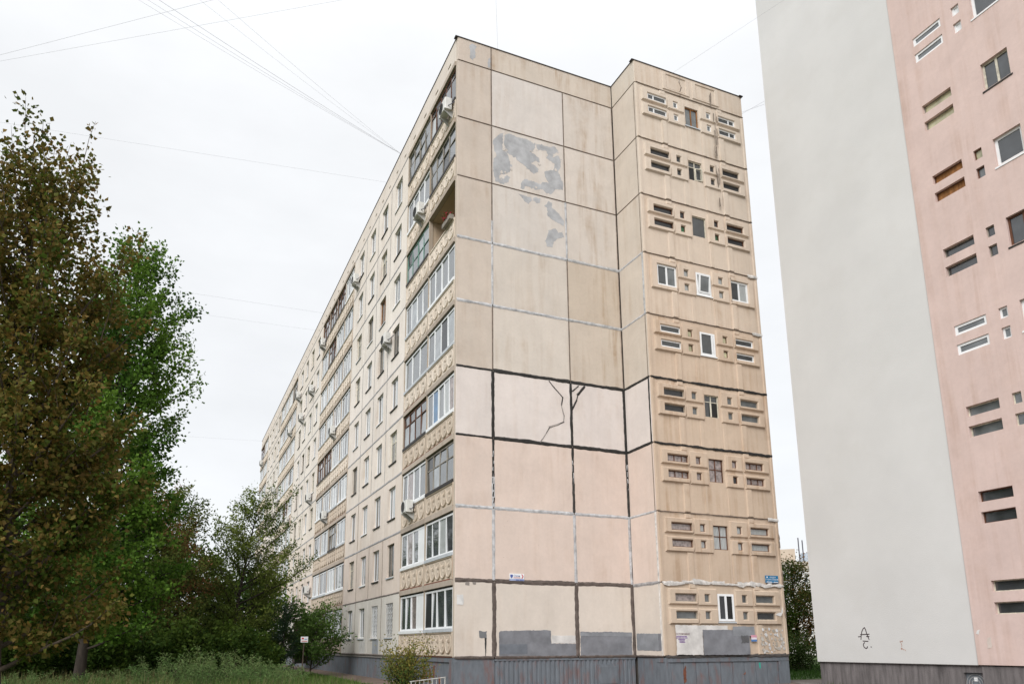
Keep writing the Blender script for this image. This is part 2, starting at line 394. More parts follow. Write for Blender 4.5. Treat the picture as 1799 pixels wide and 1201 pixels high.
# ------------------------------------------------------------------ ground
GZ = -1.12
def sheet(name, poly, z, mat):
    me = bpy.data.meshes.new(name); me.from_pydata([(x, y, 0) for x, y in poly], [], [tuple(range(len(poly)))]); me.materials.append(MATS[mat])
    return struct(put(name, me, None, (0, 0, z)))
sheet('ground', [(-1500, -1500), (1500, -1500), (1500, 1500), (-1500, 1500)], GZ, 'soil')
sheet('lawn', [(-120, -70), (-4.5, -70), (-2.2, -6), (-1.9, 6), (-1.35, 14), (-1.25, 75), (-120, 120)], GZ + .004, 'lawn')
sheet('lawn', [(15.6, .2), (30, .5), (90, 20), (90, 90), (16, 60)], GZ + .004, 'lawn')
sheet('path', [(-4, -60), (13.4, -60), (13.4, -4.2), (19, -3.2), (40, -2), (40, -.2), (15.4, -.1), (13.6, -2.9), (7, -2.9), (-1, -3)], GZ + .008, 'asphalt')

# ------------------------------------------------------------------ the panel block
H = 2.8; TOP = 26.37
apt = thing('apartment_building', 'nine-storey beige concrete panel apartment block with loggias along its long side', 'building', (7, 35, GZ))
BX = 14.0; LEN = 71.4

# dark core behind the panels: shows only as depth in the joints
b = MB()
b.box(1.45, 7.9, .2, LEN - .2, GZ, TOP - .35); b.box(.17, 1.45, 3.62, LEN - .2, GZ, TOP - .35)
for k in range(9):
    if k != 6: b.box(.17, 1.45, .2, 3.62, k * H - (1.1 if k == 0 else 0) + .001 * k, (k + 1) * H - .001 * k)
b.box(.17, 1.45, .2, 3.62, 25.21, TOP - .36)
b.box(7.9, BX - .17, BAYY + .22, LEN - .2, GZ, TOP - .36); b.box(7.775, 7.95, .03, .3, 25.1, TOP - .015); b.box(7.83, 7.99, -.2, .02, 25.1, TOP - .016)
put('wall_core', b.data('wall_core', 'concrete_dark'), apt, (0, 0, 0))
for wn_, (x0, x1, y0, y1) in {'end_wall': (.05, BX - .02, LEN - .19, LEN), 'side_wall': (BX - .16, BX - .02, BAYY + .25, LEN - .2)}.items():
    put(wn_, MB().box(x0, x1, y0, y1, GZ, TOP - .02).data(wn_, 'plaster'), apt, (0, 0, 0), 0, (.45, .38, .31, .4))
put('roof', MB().box(.2, BX - .2, .2, LEN - .2, TOP - .34, TOP - .2).data('roof', 'concrete_dark'), apt, (0, 0, 0))

# gable colours by row (albedo) : column strip, wide panel, narrow panel
GREIGE = (.55, .475, .41); PALE = (.61, .56, .515); TAN = (.60, .54, .485); CREAMP = (.67, .605, .57); PEACH = (.665, .55, .485); CREAM = (.65, .58, .515)
XJ = [0, 1.59, 5.14, 7.8]
for k in range(9):
    cols = {0: (CREAM,) * 3, 1: (PEACH,) * 3, 2: (PEACH,) * 3, 3: (CREAMP,) * 3}.get(k, (GREIGE, PALE, TAN))
    if k == 4: cols = (GREIGE, (.595, .535, .475), (.55, .475, .40))
    if k == 5: cols = (GREIGE, (.60, .54, .48), (.53, .45, .37))
    if k == 8: cols = (GREIGE, (.63, .58, .54), (.60, .54, .485))
    for i in range(3):
        w = XJ[i + 1] - XJ[i]; al = (1.3 if k >= 4 and i == 2 else .6) if k > 3 else .4
        put('wall_panel', cached(('gp', i), lambda: panel_data(w, H)), apt, GAB.pt(XJ[i], 0, k * H), 0, (*jit(cols[i], .025), al))
    w = -BAYY
    put('wall_panel', cached(('rp',), lambda: panel_data(w, H, t=.15)), apt, RET.pt(0, 0, k * H), RET.rz, (*jit({0: CREAM, 1: PEACH, 2: PEACH, 3: CREAMP}.get(k, (.59, .52, .45)), .02), .3 if k < 4 else .5))
put('parapet_panel', panel_data(1.59, TOP - 25.2, name='parapet_panel'), apt, GAB.pt(0, 0, 25.2), 0, (*GREIGE, .4))
put('parapet_panel', panel_data(7.8 - 1.59, TOP - 25.2, name='parapet_panel'), apt, GAB.pt(1.59, 0, 25.2), 0, (.56, .49, .42, 1.2))
put('parapet_panel', panel_data(-BAYY, TOP - 25.2, t=.15, name='parapet_panel'), apt, RET.pt(0, 0, 25.2), RET.rz, (.56, .50, .43, .5))

# ---- the projecting bay with sculpted window panels
def bay_window_spec(k):
    """slot frames, slot glass, small frames, small glass per storey"""
    return [('wood_grey', ['glass_lace', 'glass_grey', 'glass_grey', 'glass'], 'wood_grey', ['glass_grey', 'glass_grey', 'glass', 'glass_grey']),
            ('wood_brown', ['glass_lace', 'glass_lace', 'glass_curtain', 'glass_curtain'], 'wood_brown', ['glass_curtain'] * 4),
            ('wood_brown', ['glass_lace'] * 4, 'wood_brown', ['glass_lace', 'glass_lace', 'glass_lace', 'glass_soft']),
            ('wood_grey', ['glass_soft', 'glass_soft', 'glass_grey', 'glass_grey'], None, ['glass_grey'] * 4),
            ('pvc', ['glass'] * 4, 'wood_brown', ['glass_yellow'] * 4),
            ('pvc', ['glass_grey'] * 4, 'pvc', ['glass_curtain'] * 4),
            ('wood_brown', ['glass_soft'] * 4, 'wood_brown', ['glass_soft', 'glass_green', 'glass_soft', 'glass_green']),
            (None, ['glass_soft'] * 4, None, ['glass_soft'] * 4),
            ('pvc', ['glass'] * 4, 'pvc', ['glass_grey'] * 4)][k]
CX = 10.9; BW = 6.2
SLOT = (1.46, 2.47); SMALL = (.82, 1.05); ZU = (2.08, 2.37); ZL = (1.41, 1.70)
BAYCOL = [(.545, .44, .345), (.535, .42, .325), (.555, .435, .335), (.565, .445, .345), (.565, .445, .345), (.61, .50, .405), (.61, .51, .42), (.61, .52, .435), (.61, .525, .44)]
def mirror(s0, s1, side): return (CX + s0, CX + s1) if side > 0 else (CX - s1, CX - s0)
def bay_panel(k):
    """Flat panel with openings plus raised blocks round them and the two pilasters below: one cast concrete panel."""
    big = k == 5; holes = [(CX - .375 - 7.8, CX + .375 - 7.8, 1.39, 2.38)]; b = MB(); e = .012
    for sd in (-1, 1):
        a, c = mirror(*SLOT, sd); a -= 7.8; c -= 7.8
        sl = mirror(1.43, 2.80, sd); s0, s1 = sl[0] - 7.8, sl[1] - 7.8
        if big:
            holes.append((a - e, c + e, ZL[0] - e, ZU[1] + e)); b.slab(s0, s1, 1.2, 2.6, .085, .05, (a, c, ZL[0], ZU[1]), .02)
        else:
            for (z0, z1), (p0, p1) in ((ZU, (1.945, 2.6)), (ZL, (1.2, 1.85))):
                holes.append((a - e, c + e, z0 - e, z1 + e)); b.slab(s0, s1, p0, p1, .095, .055, (a, c, z0, z1), .03)
        a, c = mirror(*SMALL, sd); a -= 7.8; c -= 7.8
        sl = mirror(.44, 1.39, sd); s0, s1 = sl[0] - 7.8, sl[1] - 7.8
        for (z0, z1), (p0, p1) in ((ZU, (1.92, 2.62)), (ZL, (1.2, 1.83))):
            holes.append((a - e, c + e, z0 - e, z1 + e)); b.slab(s0, s1, p0, p1, .07, .05, (a, c, z0, z1), .03)
        p0, p1 = mirror(1.46, 1.78, sd); b.slab(p0 - 7.8, p1 - 7.8, .02, 1.24, .06, .04); b.slab(p0 - 7.8, p1 - 7.8, 2.56, 2.78, .06, .04)
        p0, p1 = mirror(.50, .70, sd); b.slab(p0 - 7.8, p1 - 7.8, .03, 1.22, .02, .018)
        p0, p1 = mirror(2.93, 3.09, sd); b.slab(p0 - 7.8, p1 - 7.8, .02, 2.77, .035, .03)
    base = panel_data(BW, H, holes, .22, mat='plaster_streaky'); n = len(base.vertices)
    me = bpy.data.meshes.new('wall_panel')
    me.from_pydata([tuple(v.co) for v in base.vertices] + b.v, [], [tuple(p.vertices) for p in base.polygons] + [tuple(n + i for i in f) for f in b.f])
    me.materials.append(MATS['plaster_streaky']); me.update(); return me
for k in range(9):
    me = cached(('bay', k == 5), lambda: bay_panel(k))
    put('wall_panel', me, apt, BAY.pt(7.8, 0, k * H), 0, (*BAYCOL[k], .95 if 0 < k < 6 else .6))
    sf, sg, mf, mg = bay_window_spec(k); i = 0
    for sd in (-1, 1):
        a, c = mirror(*SLOT, sd)
        if k == 5:
            window(apt, BAY, a, k * H + ZL[0], c - a, ZU[1] - ZL[0], -.02, .075, (.5,), (), 'pvc', ['glass', 'glass_grey'] if sd < 0 else ['glass', 'glass_curtain'], None, split=True)
        else:
            for z0, z1 in (ZU, ZL):
                mu = ((.32,) if sd < 0 else (.66,)) if k == 8 else ((.36, .72) if k == 2 else ())
                window(apt, BAY, a, k * H + z0, c - a, z1 - z0, -.04 if sf == 'pvc' else .0, .045 if sf == 'pvc' else (.03 if sf else .012), mu, (), sf or 'wood_grey', sg[i % 4], None); i += 1
    i = 0
    for sd in (-1, 1):
        a, c = mirror(*SMALL, sd)
        for z0, z1 in (ZU, ZL):
            window(apt, BAY, a, k * H + z0, c - a, z1 - z0, .0 if k != 8 else -.02, .035 if mf == 'pvc' and k == 8 else .02, (), (), (mf if k != 5 else 'wood_grey') or 'wood_grey', mg[i], None); i += 1
    cw, cz, chh = .75, k * H + 1.39, .99; cu = CX - .375
    if k == 8: window(apt, BAY, cu, cz, cw, chh, .06, .055, (.5,), (), 'wood_orange', ['glass_grey', 'glass_grey'], 'sill_metal', split=True)
    elif k in (7, 3):
        gl = ['glass_black', 'glass', 'glass', 'glass'] if k == 7 else ['glass', 'glass', 'glass_black', 'glass']
        fr = window(apt, BAY, cu, cz, cw, chh, .06, .035, (.5,), (.7,), 'wood_cream', gl, None, split=True)
        s = frame_data(.34, .62, .035, mat='wood_cream', name='sash')      # the sash that stands ajar
        o = put('sash', s, fr, BAY.pt(cu + (.38 if k == 7 else .36), .02, cz + .04), R(-14 if k == 7 else 62))
    elif k == 6: window(apt, BAY, cu, cz, cw, chh, .05, .035, (), (), 'wood_cream', 'glass', None)
    elif k == 5:
        fr = window(apt, BAY, cu - .02, cz - .02, cw + .04, chh + .04, -.02, .085, (), (), 'pvc', 'glass_black', 'pvc')
        s = frame_data(cw - .15, chh - .15, .07, mat='pvc', name='sash'); o = put('sash', s, fr, BAY.pt(cu + .08, -.04, cz + .07), 0); o.rotation_euler = (R(7), 0, 0)
        put('pane', MB().quad((.06, .03, .06), (cw - .21, .03, .06), (cw - .21, .03, chh - .21), (.06, .03, chh - .21)).data('pane', 'glass_grey'), fr, BAY.pt(cu + .08, -.045, cz + .07)).rotation_euler = (R(7), 0, 0)
    elif k == 4: window(apt, BAY, cu - .02, cz - .02, cw + .04, chh + .04, -.02, .075, (.82,), (), 'pvc', ['glass', 'glass_grey'], 'pvc', split=True)
    elif k == 2: window(apt, BAY, cu, cz, cw, chh, .07, .035, (.5,), (.55,), 'wood_brown', ['glass_lace'] * 4, None, split=True)
    elif k == 1: window(apt, BAY, cu, cz, cw, chh, .07, .035, (.5,), (.55,), 'wood_brown', ['glass_curtain'] * 4, None, split=True)
    else: window(apt, BAY, cu - .03, cz - .05, cw + .06, chh + .08, -.02, .085, (.5,), (), 'pvc', ['glass_soft', 'glass_black'], 'sill_metal', split=True)

pp = MB()                                                               # relief squares on the bay's parapet
for x0, x1 in ((9.58, 10.6), (11.25, 12.3)):
    pp.slab(x0 - 7.8 - .25, x1 - 7.8 + .25, .12, 1.06, .04, .03, (x0 - 7.8, x1 - 7.8, .26, .92), .05, -.006, True)
base = panel_data(BW, TOP - 25.2, (), .22, mat='plaster_streaky'); n = len(base.vertices)
me = bpy.data.meshes.new('parapet_panel'); me.from_pydata([tuple(v.co) for v in base.vertices] + pp.v, [], [tuple(p.vertices) for p in base.polygons] + [tuple(n + i for i in f) for f in pp.f]); me.materials.append(MATS['plaster_streaky'])
put('parapet_panel', me, apt, BAY.pt(7.8, 0, 25.2), 0, (.60, .51, .425, .8))

# ---- long side: window panels, loggias
FCOL = [(.64, .605, .555), (.68, .585, .515), (.70, .62, .55), (.72, .65, .58), (.735, .67, .61), (.74, .68, .625), (.735, .68, .62), (.73, .67, .61), (.71, .645, .58)]
MOD = [([7.0, 10.2, 12.95, 15.72, 19.05], [8.15, 10.92, 13.64, 16.45]), ([29.65, 32.9, 35.65, 38.4, 42.1], [30.95, 33.65, 36.4, 39.0]), ([53.0, 55.7, 58.25, 60.9, 63.8], [53.75, 56.3, 58.95, 61.6])]
WW = 1.24; WZ0, WZ1 = .83, 2.40
styles = [('pvc', (.55,), (), 'glass'), ('pvc', (.42,), (), 'glass'), ('wood_cream', (.5,), (.68,), 'glass_grey'), ('wood_grey', (.36, .68), (), 'glass'), ('pvc', (.35, .7), (), 'glass_grey'), ('pvc', (.5,), (), 'glass_grey'), ('wood_cream', (.4,), (.7,), 'glass')]
for g, (js, ws) in enumerate(MOD):
    for c in range(4):
        y0, y1 = js[c], js[c + 1]; wy = ws[c]; hx = y1 - (wy + WW)
        for k in range(9):
            me = cached(('fp', g, c), lambda: panel_data(y1 - y0, H, [(hx, hx + WW, WZ0, WZ1)], .18))
            put('wall_panel', me, apt, FAC.pt(-y1, 0, k * H), FAC.rz, (*jit(FCOL[k], .035), rnd.uniform(.25, .8)))
            mt, mu, trn, gl = rnd.choice(styles)
            if g == 0 and c == 1 and k == 6: mt = 'wood_orange'
            window(apt, FAC, -(wy + WW), k * H + WZ0, WW, WZ1 - WZ0, .10, .06, mu, trn, mt, [gl, rnd.choice(['glass', 'glass_grey', 'glass_curtain'])], rnd.choice(['sill_metal', 'sill_dark', 'sill_dark', 'pvc']) if g < 2 else 'sill_metal')
        if g == 0 and c < 2:                                              # burglar grilles on two ground-floor windows
            b = MB()
            for q in range(7): b.box(.04 + q * .19, .055 + q * .19, .02, .035, .02, 1.55)
            for q in range(6):
                for s in range(6):
                    b.tube((.05 + q * .19, .03, .06 + s * .25), (.05 + (q + 1) * .19, .03, .06 + s * .25 + (.25 if (q + s) % 2 else .12)), .008, 4)
            put('window_grille', b.data('window_grille', 'pvc'), apt, FAC.pt(-(wy + WW), 0, WZ0), FAC.rz)
    # parapet above with pairs of narrow vent openings
    for c in range(0, 4, 2):
        y0, y1 = js[c], js[c + 2]; L = y1 - y0; n = int(L / 1.36)
        hs = [(L * (q + .5) / n - .17, L * (q + .5) / n + .17, .36, .48) for q in range(n)]
        put('parapet_panel', panel_data(L, TOP - 25.2, hs, .16, name='parapet_panel'), apt, FAC.pt(-y1, 0, 25.2), FAC.rz, (.69, .62, .555, .4))

LOG = [[(.16, 3.50), (3.56, 7.0)], [(19.05, 21.70), (21.70, 24.35), (24.35, 27.0), (27.0, 29.65)], [(42.1, 44.8), (44.8, 47.55), (47.55, 50.3), (50.3, 53.0)], [(63.8, 67.45), (67.45, 71.3)]]
ORN_TAN = (.54, .455, .37)
def ornament_mb(b, cx, cz, r):
    """Cast disc: tilted rosette, thick at its lower edge, with a spray of four leaves."""
    N_ = 18; ring = lambda rr, y0, y1: [(cx + rr * math.cos(2 * math.pi * i / N_), (y0 + y1) / 2 + (y1 - y0) / 2 * -math.sin(2 * math.pi * i / N_), cz + rr * 1.1 * math.sin(2 * math.pi * i / N_)) for i in range(N_)]
    b.loops([ring(r, .01, .01), ring(r * .97, -.002, -.05), ring(r * .88, -.006, -.058), ring(r * .82, .0, -.036), ring(r * .1, -.012, -.03)], 0, True)
    for a, L in ((115, .5), (75, .55), (35, .45), (-40, .35)):
        d = Vector((math.cos(R(a)), 0, math.sin(R(a)))); p = Vector((cx, -.035, cz)) + d * r * .18; q = p + d * r * L; s = Vector((-d.z, 0, d.x)) * r * .11; mid = (p + q) / 2
        b.add([p, mid + s, q, mid - s, mid + Vector((0, -.035, 0))], [(0, 1, 4), (1, 2, 4), (2, 3, 4), (3, 0, 4)])
def parapet_data(w):
    b = MB(); r = lambda a, bb, c, d, yy: [(a, yy, c), (bb, yy, c), (bb, yy, d), (a, yy, d)]
    b.loops([r(0, w, .05, .94, .1), r(0, w, .05, .94, -.03), r(.05, w - .05, .10, .89, -.03), r(.06, w - .06, .11, .88, .005)], 0, True)
    return b.data('loggia_parapet', 'plaster')
def glazing(w, h, t, mull, trans, mat, blank=None):
    b = MB(); b.box(0, t, 0, .07, 0, h); b.box(w - t, w, 0, .07, 0, h); b.box(t, w - t, .001, .07, 0, t); b.box(t, w - t, .001, .07, h - t, h)
    for q in mull: b.box(q * w - t * .6, q * w + t * .6, .004, .066, t, h - t)
    for q in trans: b.box(t, w - t, .009, .06, q * h - t * .4, q * h + t * .4)
    if blank: b.box(blank[0] * w, blank[1] * w, .012, .055, t * .9, h - t * .9)
    return b.data('loggia_glazing', mat)
M4 = (.25, .5, .75); M3 = (.33, .67); M5 = (.2, .4, .6, .8)
P_ = 'pvc'
# near block, storey by storey: (right bay, left bay): material, mullions, transoms, blank part, glass
NEAR = [((P_, (.27, .44, .72), (), None, 'glass'), (P_, (.24, .46, .70), (), (.72, .97), 'glass')),
        ((P_, M4, (), None, 'glass'), (P_, (.24, .5, .74), (), (.74, .97), 'glass')),
        (('wood_grey', M4, (.62,), None, 'glass'), (P_, (.22, .48, .74), (), None, 'glass')),
        ((P_, (.22, .42, .64, .82), (), None, 'glass'), ('wood_brown', M4, (.68,), None, 'glass_grey')),
        ((P_, M4, (), None, 'glass'), (P_, M3, (), None, 'glass')),
        ((P_, M4, (), None, 'glass'), (P_, (.25, .5, .75), (), None, 'glass')),
        (None, ('wood_green', M4, (.55,), None, 'glass_grey')),
        (('wood_grey', M4, (.6,), None, 'glass'), (P_, M4, (), None, 'glass')),
        (('wood_brown', M5, (.78,), None, 'glass'), ('wood_grey', M4, (.6,), None, 'glass'))]
for blk, bays in enumerate(LOG):
    for bi, (y0, y1) in enumerate(bays):
        w = y1 - y0 - .05; ya = y1 - .025
        for k in range(9):
            z = k * H; col = jit(ORN_TAN if k < 4 else (.65, .57, .485), .05)
            par = put('loggia_parapet', cached(('par', round(w, 2)), lambda: parapet_data(w)), apt, FAC.pt(-ya, 0, z), FAC.rz, (*col, .7))
            n = 5 if w > 3.2 and not (blk == 0 and bi == 1) else 4; r = w / n * .49
            if blk == 0:
                def od():
                    q = MB(); ornament_mb(q, 0, 0, min(r, .37)); return q.data('ornament', 'plaster', smooth=False)
                for i in range(n): put('ornament', cached(('orn', round(r, 3)), od), par, FAC.pt(-ya + .1 + (w - .2) * (i + .5) / n, 0, z + .49), FAC.rz, (*col, .7))
            else:
                def odr():
                    q = MB()
                    for i in range(n): ornament_mb(q, .08 + (w - .16) * (i + .5) / n, .49, min(r, .36))
                    return q.data('ornament_relief', 'plaster')
                put('ornament_relief', cached(('ornr', round(w, 2), n), odr), par, FAC.pt(-ya, 0, z), FAC.rz, (*col, .7))
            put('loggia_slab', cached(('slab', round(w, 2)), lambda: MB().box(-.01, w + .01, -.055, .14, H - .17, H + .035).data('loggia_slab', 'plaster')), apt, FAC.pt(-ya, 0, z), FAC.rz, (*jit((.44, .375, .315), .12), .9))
            if k in (1, 3, 4) and rnd.random() < .6: put('brick_strip', cached(('bs', round(w, 2)), lambda: MB().box(.05, w * .95, -.04, .1, -.001, .049).data('brick_strip', 'rust')), apt, FAC.pt(-ya, 0, z + .036), FAC.rz)
            if blk == 0: spec = NEAR[k][bi]
            else:
                q = rnd.random(); nn = rnd.choice([(.5,), M3, M3, M4]); 
                spec = (('wood_brown', M3, (.65,), None, 'glass') if q < .13 else ('wood_grey', M3, (.65,), None, 'glass') if q < .22 else (P_, nn, (), None, rnd.choice(['glass', 'glass', 'glass_grey', 'glass_curtain'])))
            if spec is None: continue
            mt, mu, trn, blank, gl = spec; h = 1.50; t = .075 if mt == P_ else .05; gz = z + 1.06
            fr = put('loggia_glazing', cached(('gl', round(w, 2), mt, mu, trn, blank), lambda: glazing(w, h, t, mu, trn, mt, blank)), apt, FAC.pt(-ya, .02, gz), FAC.rz)
            Q = pane_quads(w, h, t, mu, trn, .035, .02)
            if blank: Q = Q[:-1 if blank[1] > .9 else len(Q)]
            gls = [{'glass': 'glass_double', 'glass_grey': 'glass_double_pale'}.get(gl, gl) if rnd.random() < .62 else rnd.choice(['glass_double', 'glass_double_pale', 'glass', 'glass_curtain', 'glass_lace', 'glass_soft']) for _ in Q]
            if blk == 0 and bi == 0 and k == 3: gls[1] = 'glass_blue'
            if blk == 0:
                for i, q in enumerate(Q): put('pane', MB().quad(*q).data('pane', gls[i]), fr, FAC.pt(-ya, .02, gz), FAC.rz)
            else:
                mb = MB(); nm = sorted(set(gls))
                for i, q in enumerate(Q): mb.quad(*q, mi=nm.index(gls[i]))
                put('pane', mb.data('pane', *nm), fr, FAC.pt(-ya, .02, gz), FAC.rz)
            sm = 'sill_metal' if mt == P_ and rnd.random() < .6 else ('pvc' if mt == P_ else 'sill_dark')
            put('sill', cached(('lsill', round(w, 2), sm), lambda: MB().box(.0, w, -.075, .05, -.125, -.002).data('sill', sm)), fr, FAC.pt(-ya, .02, gz), FAC.rz)
    for y in [bays[0][0]] + [q[1] for q in bays]:                          # upright ribs between the bays
        if y < .2 or y > 71: continue
        put('partition_edge', cached(('rib',), lambda: MB().box(-.035, .035, -.02, .15, 0, 25.15).data('partition_edge', 'plaster')), apt, FAC.pt(-y, 0, 0), FAC.rz, (.42, .35, .28, .9))
    y0, y1 = bays[0][0], bays[-1][1]; L = y1 - y0; n = int(L / 1.4)
    hs = [(L * (q + .5) / n - .2, L * (q + .5) / n + .2, .36, .48) for q in range(n)]
    put('parapet_panel', panel_data(L, TOP - 25.2, hs, .16, name='parapet_panel'), apt, FAC.pt(-y1, 0, 25.2), FAC.rz, (.68, .61, .545, .4))
# end of the gable panel seen at the corner
put('corner_strip', MB().box(.012, .15, .021, .16, .02, 25.18).data('corner_strip', 'plaster'), apt, FAC.pt(-.165, -.018, 0), FAC.rz, (.50, .43, .36, .5))
# the one loggia left open: its room-like recess
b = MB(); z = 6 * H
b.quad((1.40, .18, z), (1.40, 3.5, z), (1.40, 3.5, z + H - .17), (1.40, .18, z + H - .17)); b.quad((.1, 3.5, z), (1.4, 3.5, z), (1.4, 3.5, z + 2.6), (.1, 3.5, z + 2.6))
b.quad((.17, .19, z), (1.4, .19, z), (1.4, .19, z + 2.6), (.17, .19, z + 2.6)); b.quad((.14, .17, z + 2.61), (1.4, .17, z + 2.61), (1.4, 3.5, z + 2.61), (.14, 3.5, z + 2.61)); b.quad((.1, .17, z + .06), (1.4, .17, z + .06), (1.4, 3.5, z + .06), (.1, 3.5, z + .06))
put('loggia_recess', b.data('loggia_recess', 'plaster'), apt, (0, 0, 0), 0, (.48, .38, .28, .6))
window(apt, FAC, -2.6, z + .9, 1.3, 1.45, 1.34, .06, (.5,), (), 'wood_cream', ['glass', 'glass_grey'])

# ---- coping along every roof edge
def coping(pts):
    b = MB()
    for (x0, y0), (x1, y1) in zip(pts, pts[1:]):
        d = Vector((x1 - x0, y1 - y0)).normalized(); n = Vector((-d.y, d.x)) * .13; L = Vector((x1 - x0, y1 - y0)).length; m_ = max(1, int(L / 1.4)); prev = None
        for i in range(m_ + 1):
            p = Vector((x0, y0)) + d * L * i / m_; dz = rnd.uniform(-.012, .012); cur = [(p.x + n.x * s * .9, p.y + n.y * s * .9, TOP + dz + q) for s, q in ((.22, -.03), (.22, .010), (-1.6, .010), (-1.6, -.03))]
            if prev: b.loops([prev, cur])
            prev = cur
    return b.data('roof_coping', 'coping')
for a in ([(0, LEN), (0, -.0)], [(-.1, 0), (7.8, 0)], [(7.8, .1), (7.8, BAYY)], [(7.7, BAYY), (BX, BAYY)], [(BX, BAYY - .1), (BX, LEN)]):
    q = [(p[0], p[1]) for p in a][::-1]
    put('roof_coping', coping(q), apt, (0, 0, .001 * rnd.random()))

# ---- sealed joints
BRN = (.20, .155, .125); LGR = (.50, .50, .51); BLK = (.032, .030, .028); DBR = (.125, .10, .088); WHT = (.66, .63, .60)
rowc = {9: (BRN, .045), 8: (BRN, .05), 7: (BRN, .045), 6: (LGR, .13), 5: (LGR, .13), 4: (BLK, .15), 3: (BLK, .15), 2: (LGR, .13), 1: (DBR, .17), 0: (DBR, .11)}
for k, (c, w) in rowc.items():
    for i in range(3):
        ww = w * (.6 if i == 0 and k in (4, 3) else 1)
        seal(apt, GAB, (XJ[i] + .02, k * H), (XJ[i + 1] - (.0 if i == 2 else .02), k * H), ww, c if not (i == 2 and k in (6, 5)) else (.46, .46, .46), y=-.006 - .001 * k)
    c2 = {1: (.36, .35, .35)}.get(k, c)
    seal(apt, RET, (.02, k * H), (-BAYY - .02, k * H), w * .75, c2, y=-.008)
vcol = {8: (BRN, .04), 7: (BRN, .04), 6: (LGR, .10), 5: (LGR, .09), 4: (BRN, .05), 3: (BLK, .13), 2: (BLK, .11), 1: (LGR, .12), 0: (DBR, .18)}
for j in (1, 2, 3):
    for k, (c, w) in vcol.items():
        u = XJ[j] - (.05 if j == 3 else 0); z0, z1 = k * H + .04, (k + 1) * H - .04
        if j > 1 and k in (6, 5, 4): c, w = (LGR, .10) if k == 6 and j == 2 else (BRN, .045)
        if j == 1 and k == 6:
            seal(apt, GAB, (u, z0), (u, z0 + 1.0), .1, LGR); seal(apt, GAB, (u, z0 + 1.0), (u, z1), .05, BRN); continue
        if k == 2:
            seal(apt, GAB, (u, z0), (u, z0 + 1.2), .12, LGR if j == 1 else (.06, .055, .05)); seal(apt, GAB, (u, z0 + 1.2), (u, z1), .11, BLK)
            for q in range(5): zz = z0 + .15 + q * .26; seal(apt, GAB, (u + rnd.uniform(-.03, .03), zz), (u + rnd.uniform(-.03, .03), zz + rnd.uniform(.12, .3)), rnd.uniform(.025, .06), BLK, y=-.022, rough=.8, bulge=.004)
            for q in range(4): zz = z0 + 1.15 + q * .28; seal(apt, GAB, (u + rnd.uniform(-.03, .03), zz), (u + rnd.uniform(-.03, .03), zz + rnd.uniform(.1, .25)), rnd.uniform(.015, .04), LGR, y=-.022, rough=.8, bulge=.004)
            continue
        seal(apt, GAB, (u, z0), (u, z1), w, c)
for k in range(9): seal(apt, RET, (-BAYY - .1, k * H + .03), (-BAYY - .1, (k + 1) * H - .03), .05 if k != 3 and k not in (5, 1) else .1, {5: LGR, 3: BLK, 1: WHT, 0: WHT}.get(k, (.24, .19, .15)))
for j in (1,): seal(apt, GAB, (XJ[j], 25.22), (XJ[j], TOP - .05), .04, BRN)
for k in range(0, 10):
    c, w = {4: (BLK, .10), 3: (BLK, .10), 1: (WHT, .07), 0: ((.10, .09, .085), .12)}.get(k, (BRN, .045))
    if k == 1:
        x = 7.88
        while x < 13.9:
            L = rnd.uniform(.35, 1.1); dz = rnd.uniform(-.03, .06); seal(apt, BAY, (x, k * H + dz), (min(x + L, 13.95), k * H + dz + rnd.uniform(-.03, .03)), rnd.uniform(.08, .19), jit(WHT, .06), y=-.064 - .002 * rnd.random(), rough=.9, bulge=.005); x += L * rnd.uniform(.75, 1.0)
    seal(apt, BAY, (7.85, k * H), (BX - .03, k * H), w, c, y=(-.062 if w > .1 else -.03) if k not in (0,) else -.01, rough=.5, bulge=.012 if w > .1 else .02)
for k in (6, 5, 2): seal(apt, BAY, (13.4, k * H - .02), (13.97, k * H - .02), .14, WHT, y=-.066, rough=.5)
for k in range(0, 10):                                                    # long side
    for js, ws in MOD: seal(apt, FAC, (-js[-1] + .05, k * H), (-js[0] - .05, k * H), .10 if 2 <= k < 8 else .08, (.40, .39, .39) if k > 1 else (.22, .19, .17), rough=.3)
for js, ws in MOD:
    for y in js[1:-1]:
        for k in range(9):
            if rnd.random() < .8: seal(apt, FAC, (-y, k * H + .06), (-y, (k + 1) * H - .06), .06, (.42, .40, .38) if k > 2 else (.34, .28, .23), rough=.3)

# ---- repaired cracks, bare patches, paint-overs
def crack(W, pts, w, col, name='crack_repair'):
    for a, bq in zip(pts, pts[1:]): 
        d = Vector((bq[0] - a[0], bq[1] - a[1])); e = d.normalized() * .03
        seal(apt, W, (a[0] - e.x, a[1] - e.y), (bq[0] + e.x, bq[1] + e.y), w * rnd.uniform(.7, 1.3), col if rnd.random() < .75 else (.30, .27, .25), rough=.5, name=name)
crack(GAB, [(4.13, 11.1), (4.4, 10.81), (4.75, 10.47), (4.68, 10.14), (4.79, 9.69), (4.76, 9.41), (4.53, 9.29), (4.11, 9.11), (3.95, 8.85), (3.68, 8.46)], .055, BLK)
crack(GAB, [(5.80, 11.08), (5.47, 10.68), (5.41, 10.43), (5.2, 10.02)], .07, BLK); crack(GAB, [(5.5, 11.06), (5.24, 10.82)], .08, BLK)
crack(BAY, [(10.36, 26.28), (10.3, 25.97), (10.4, 25.72), (10.3, 25.44), (10.32, 25.22)], .035, BRN, 'crack')
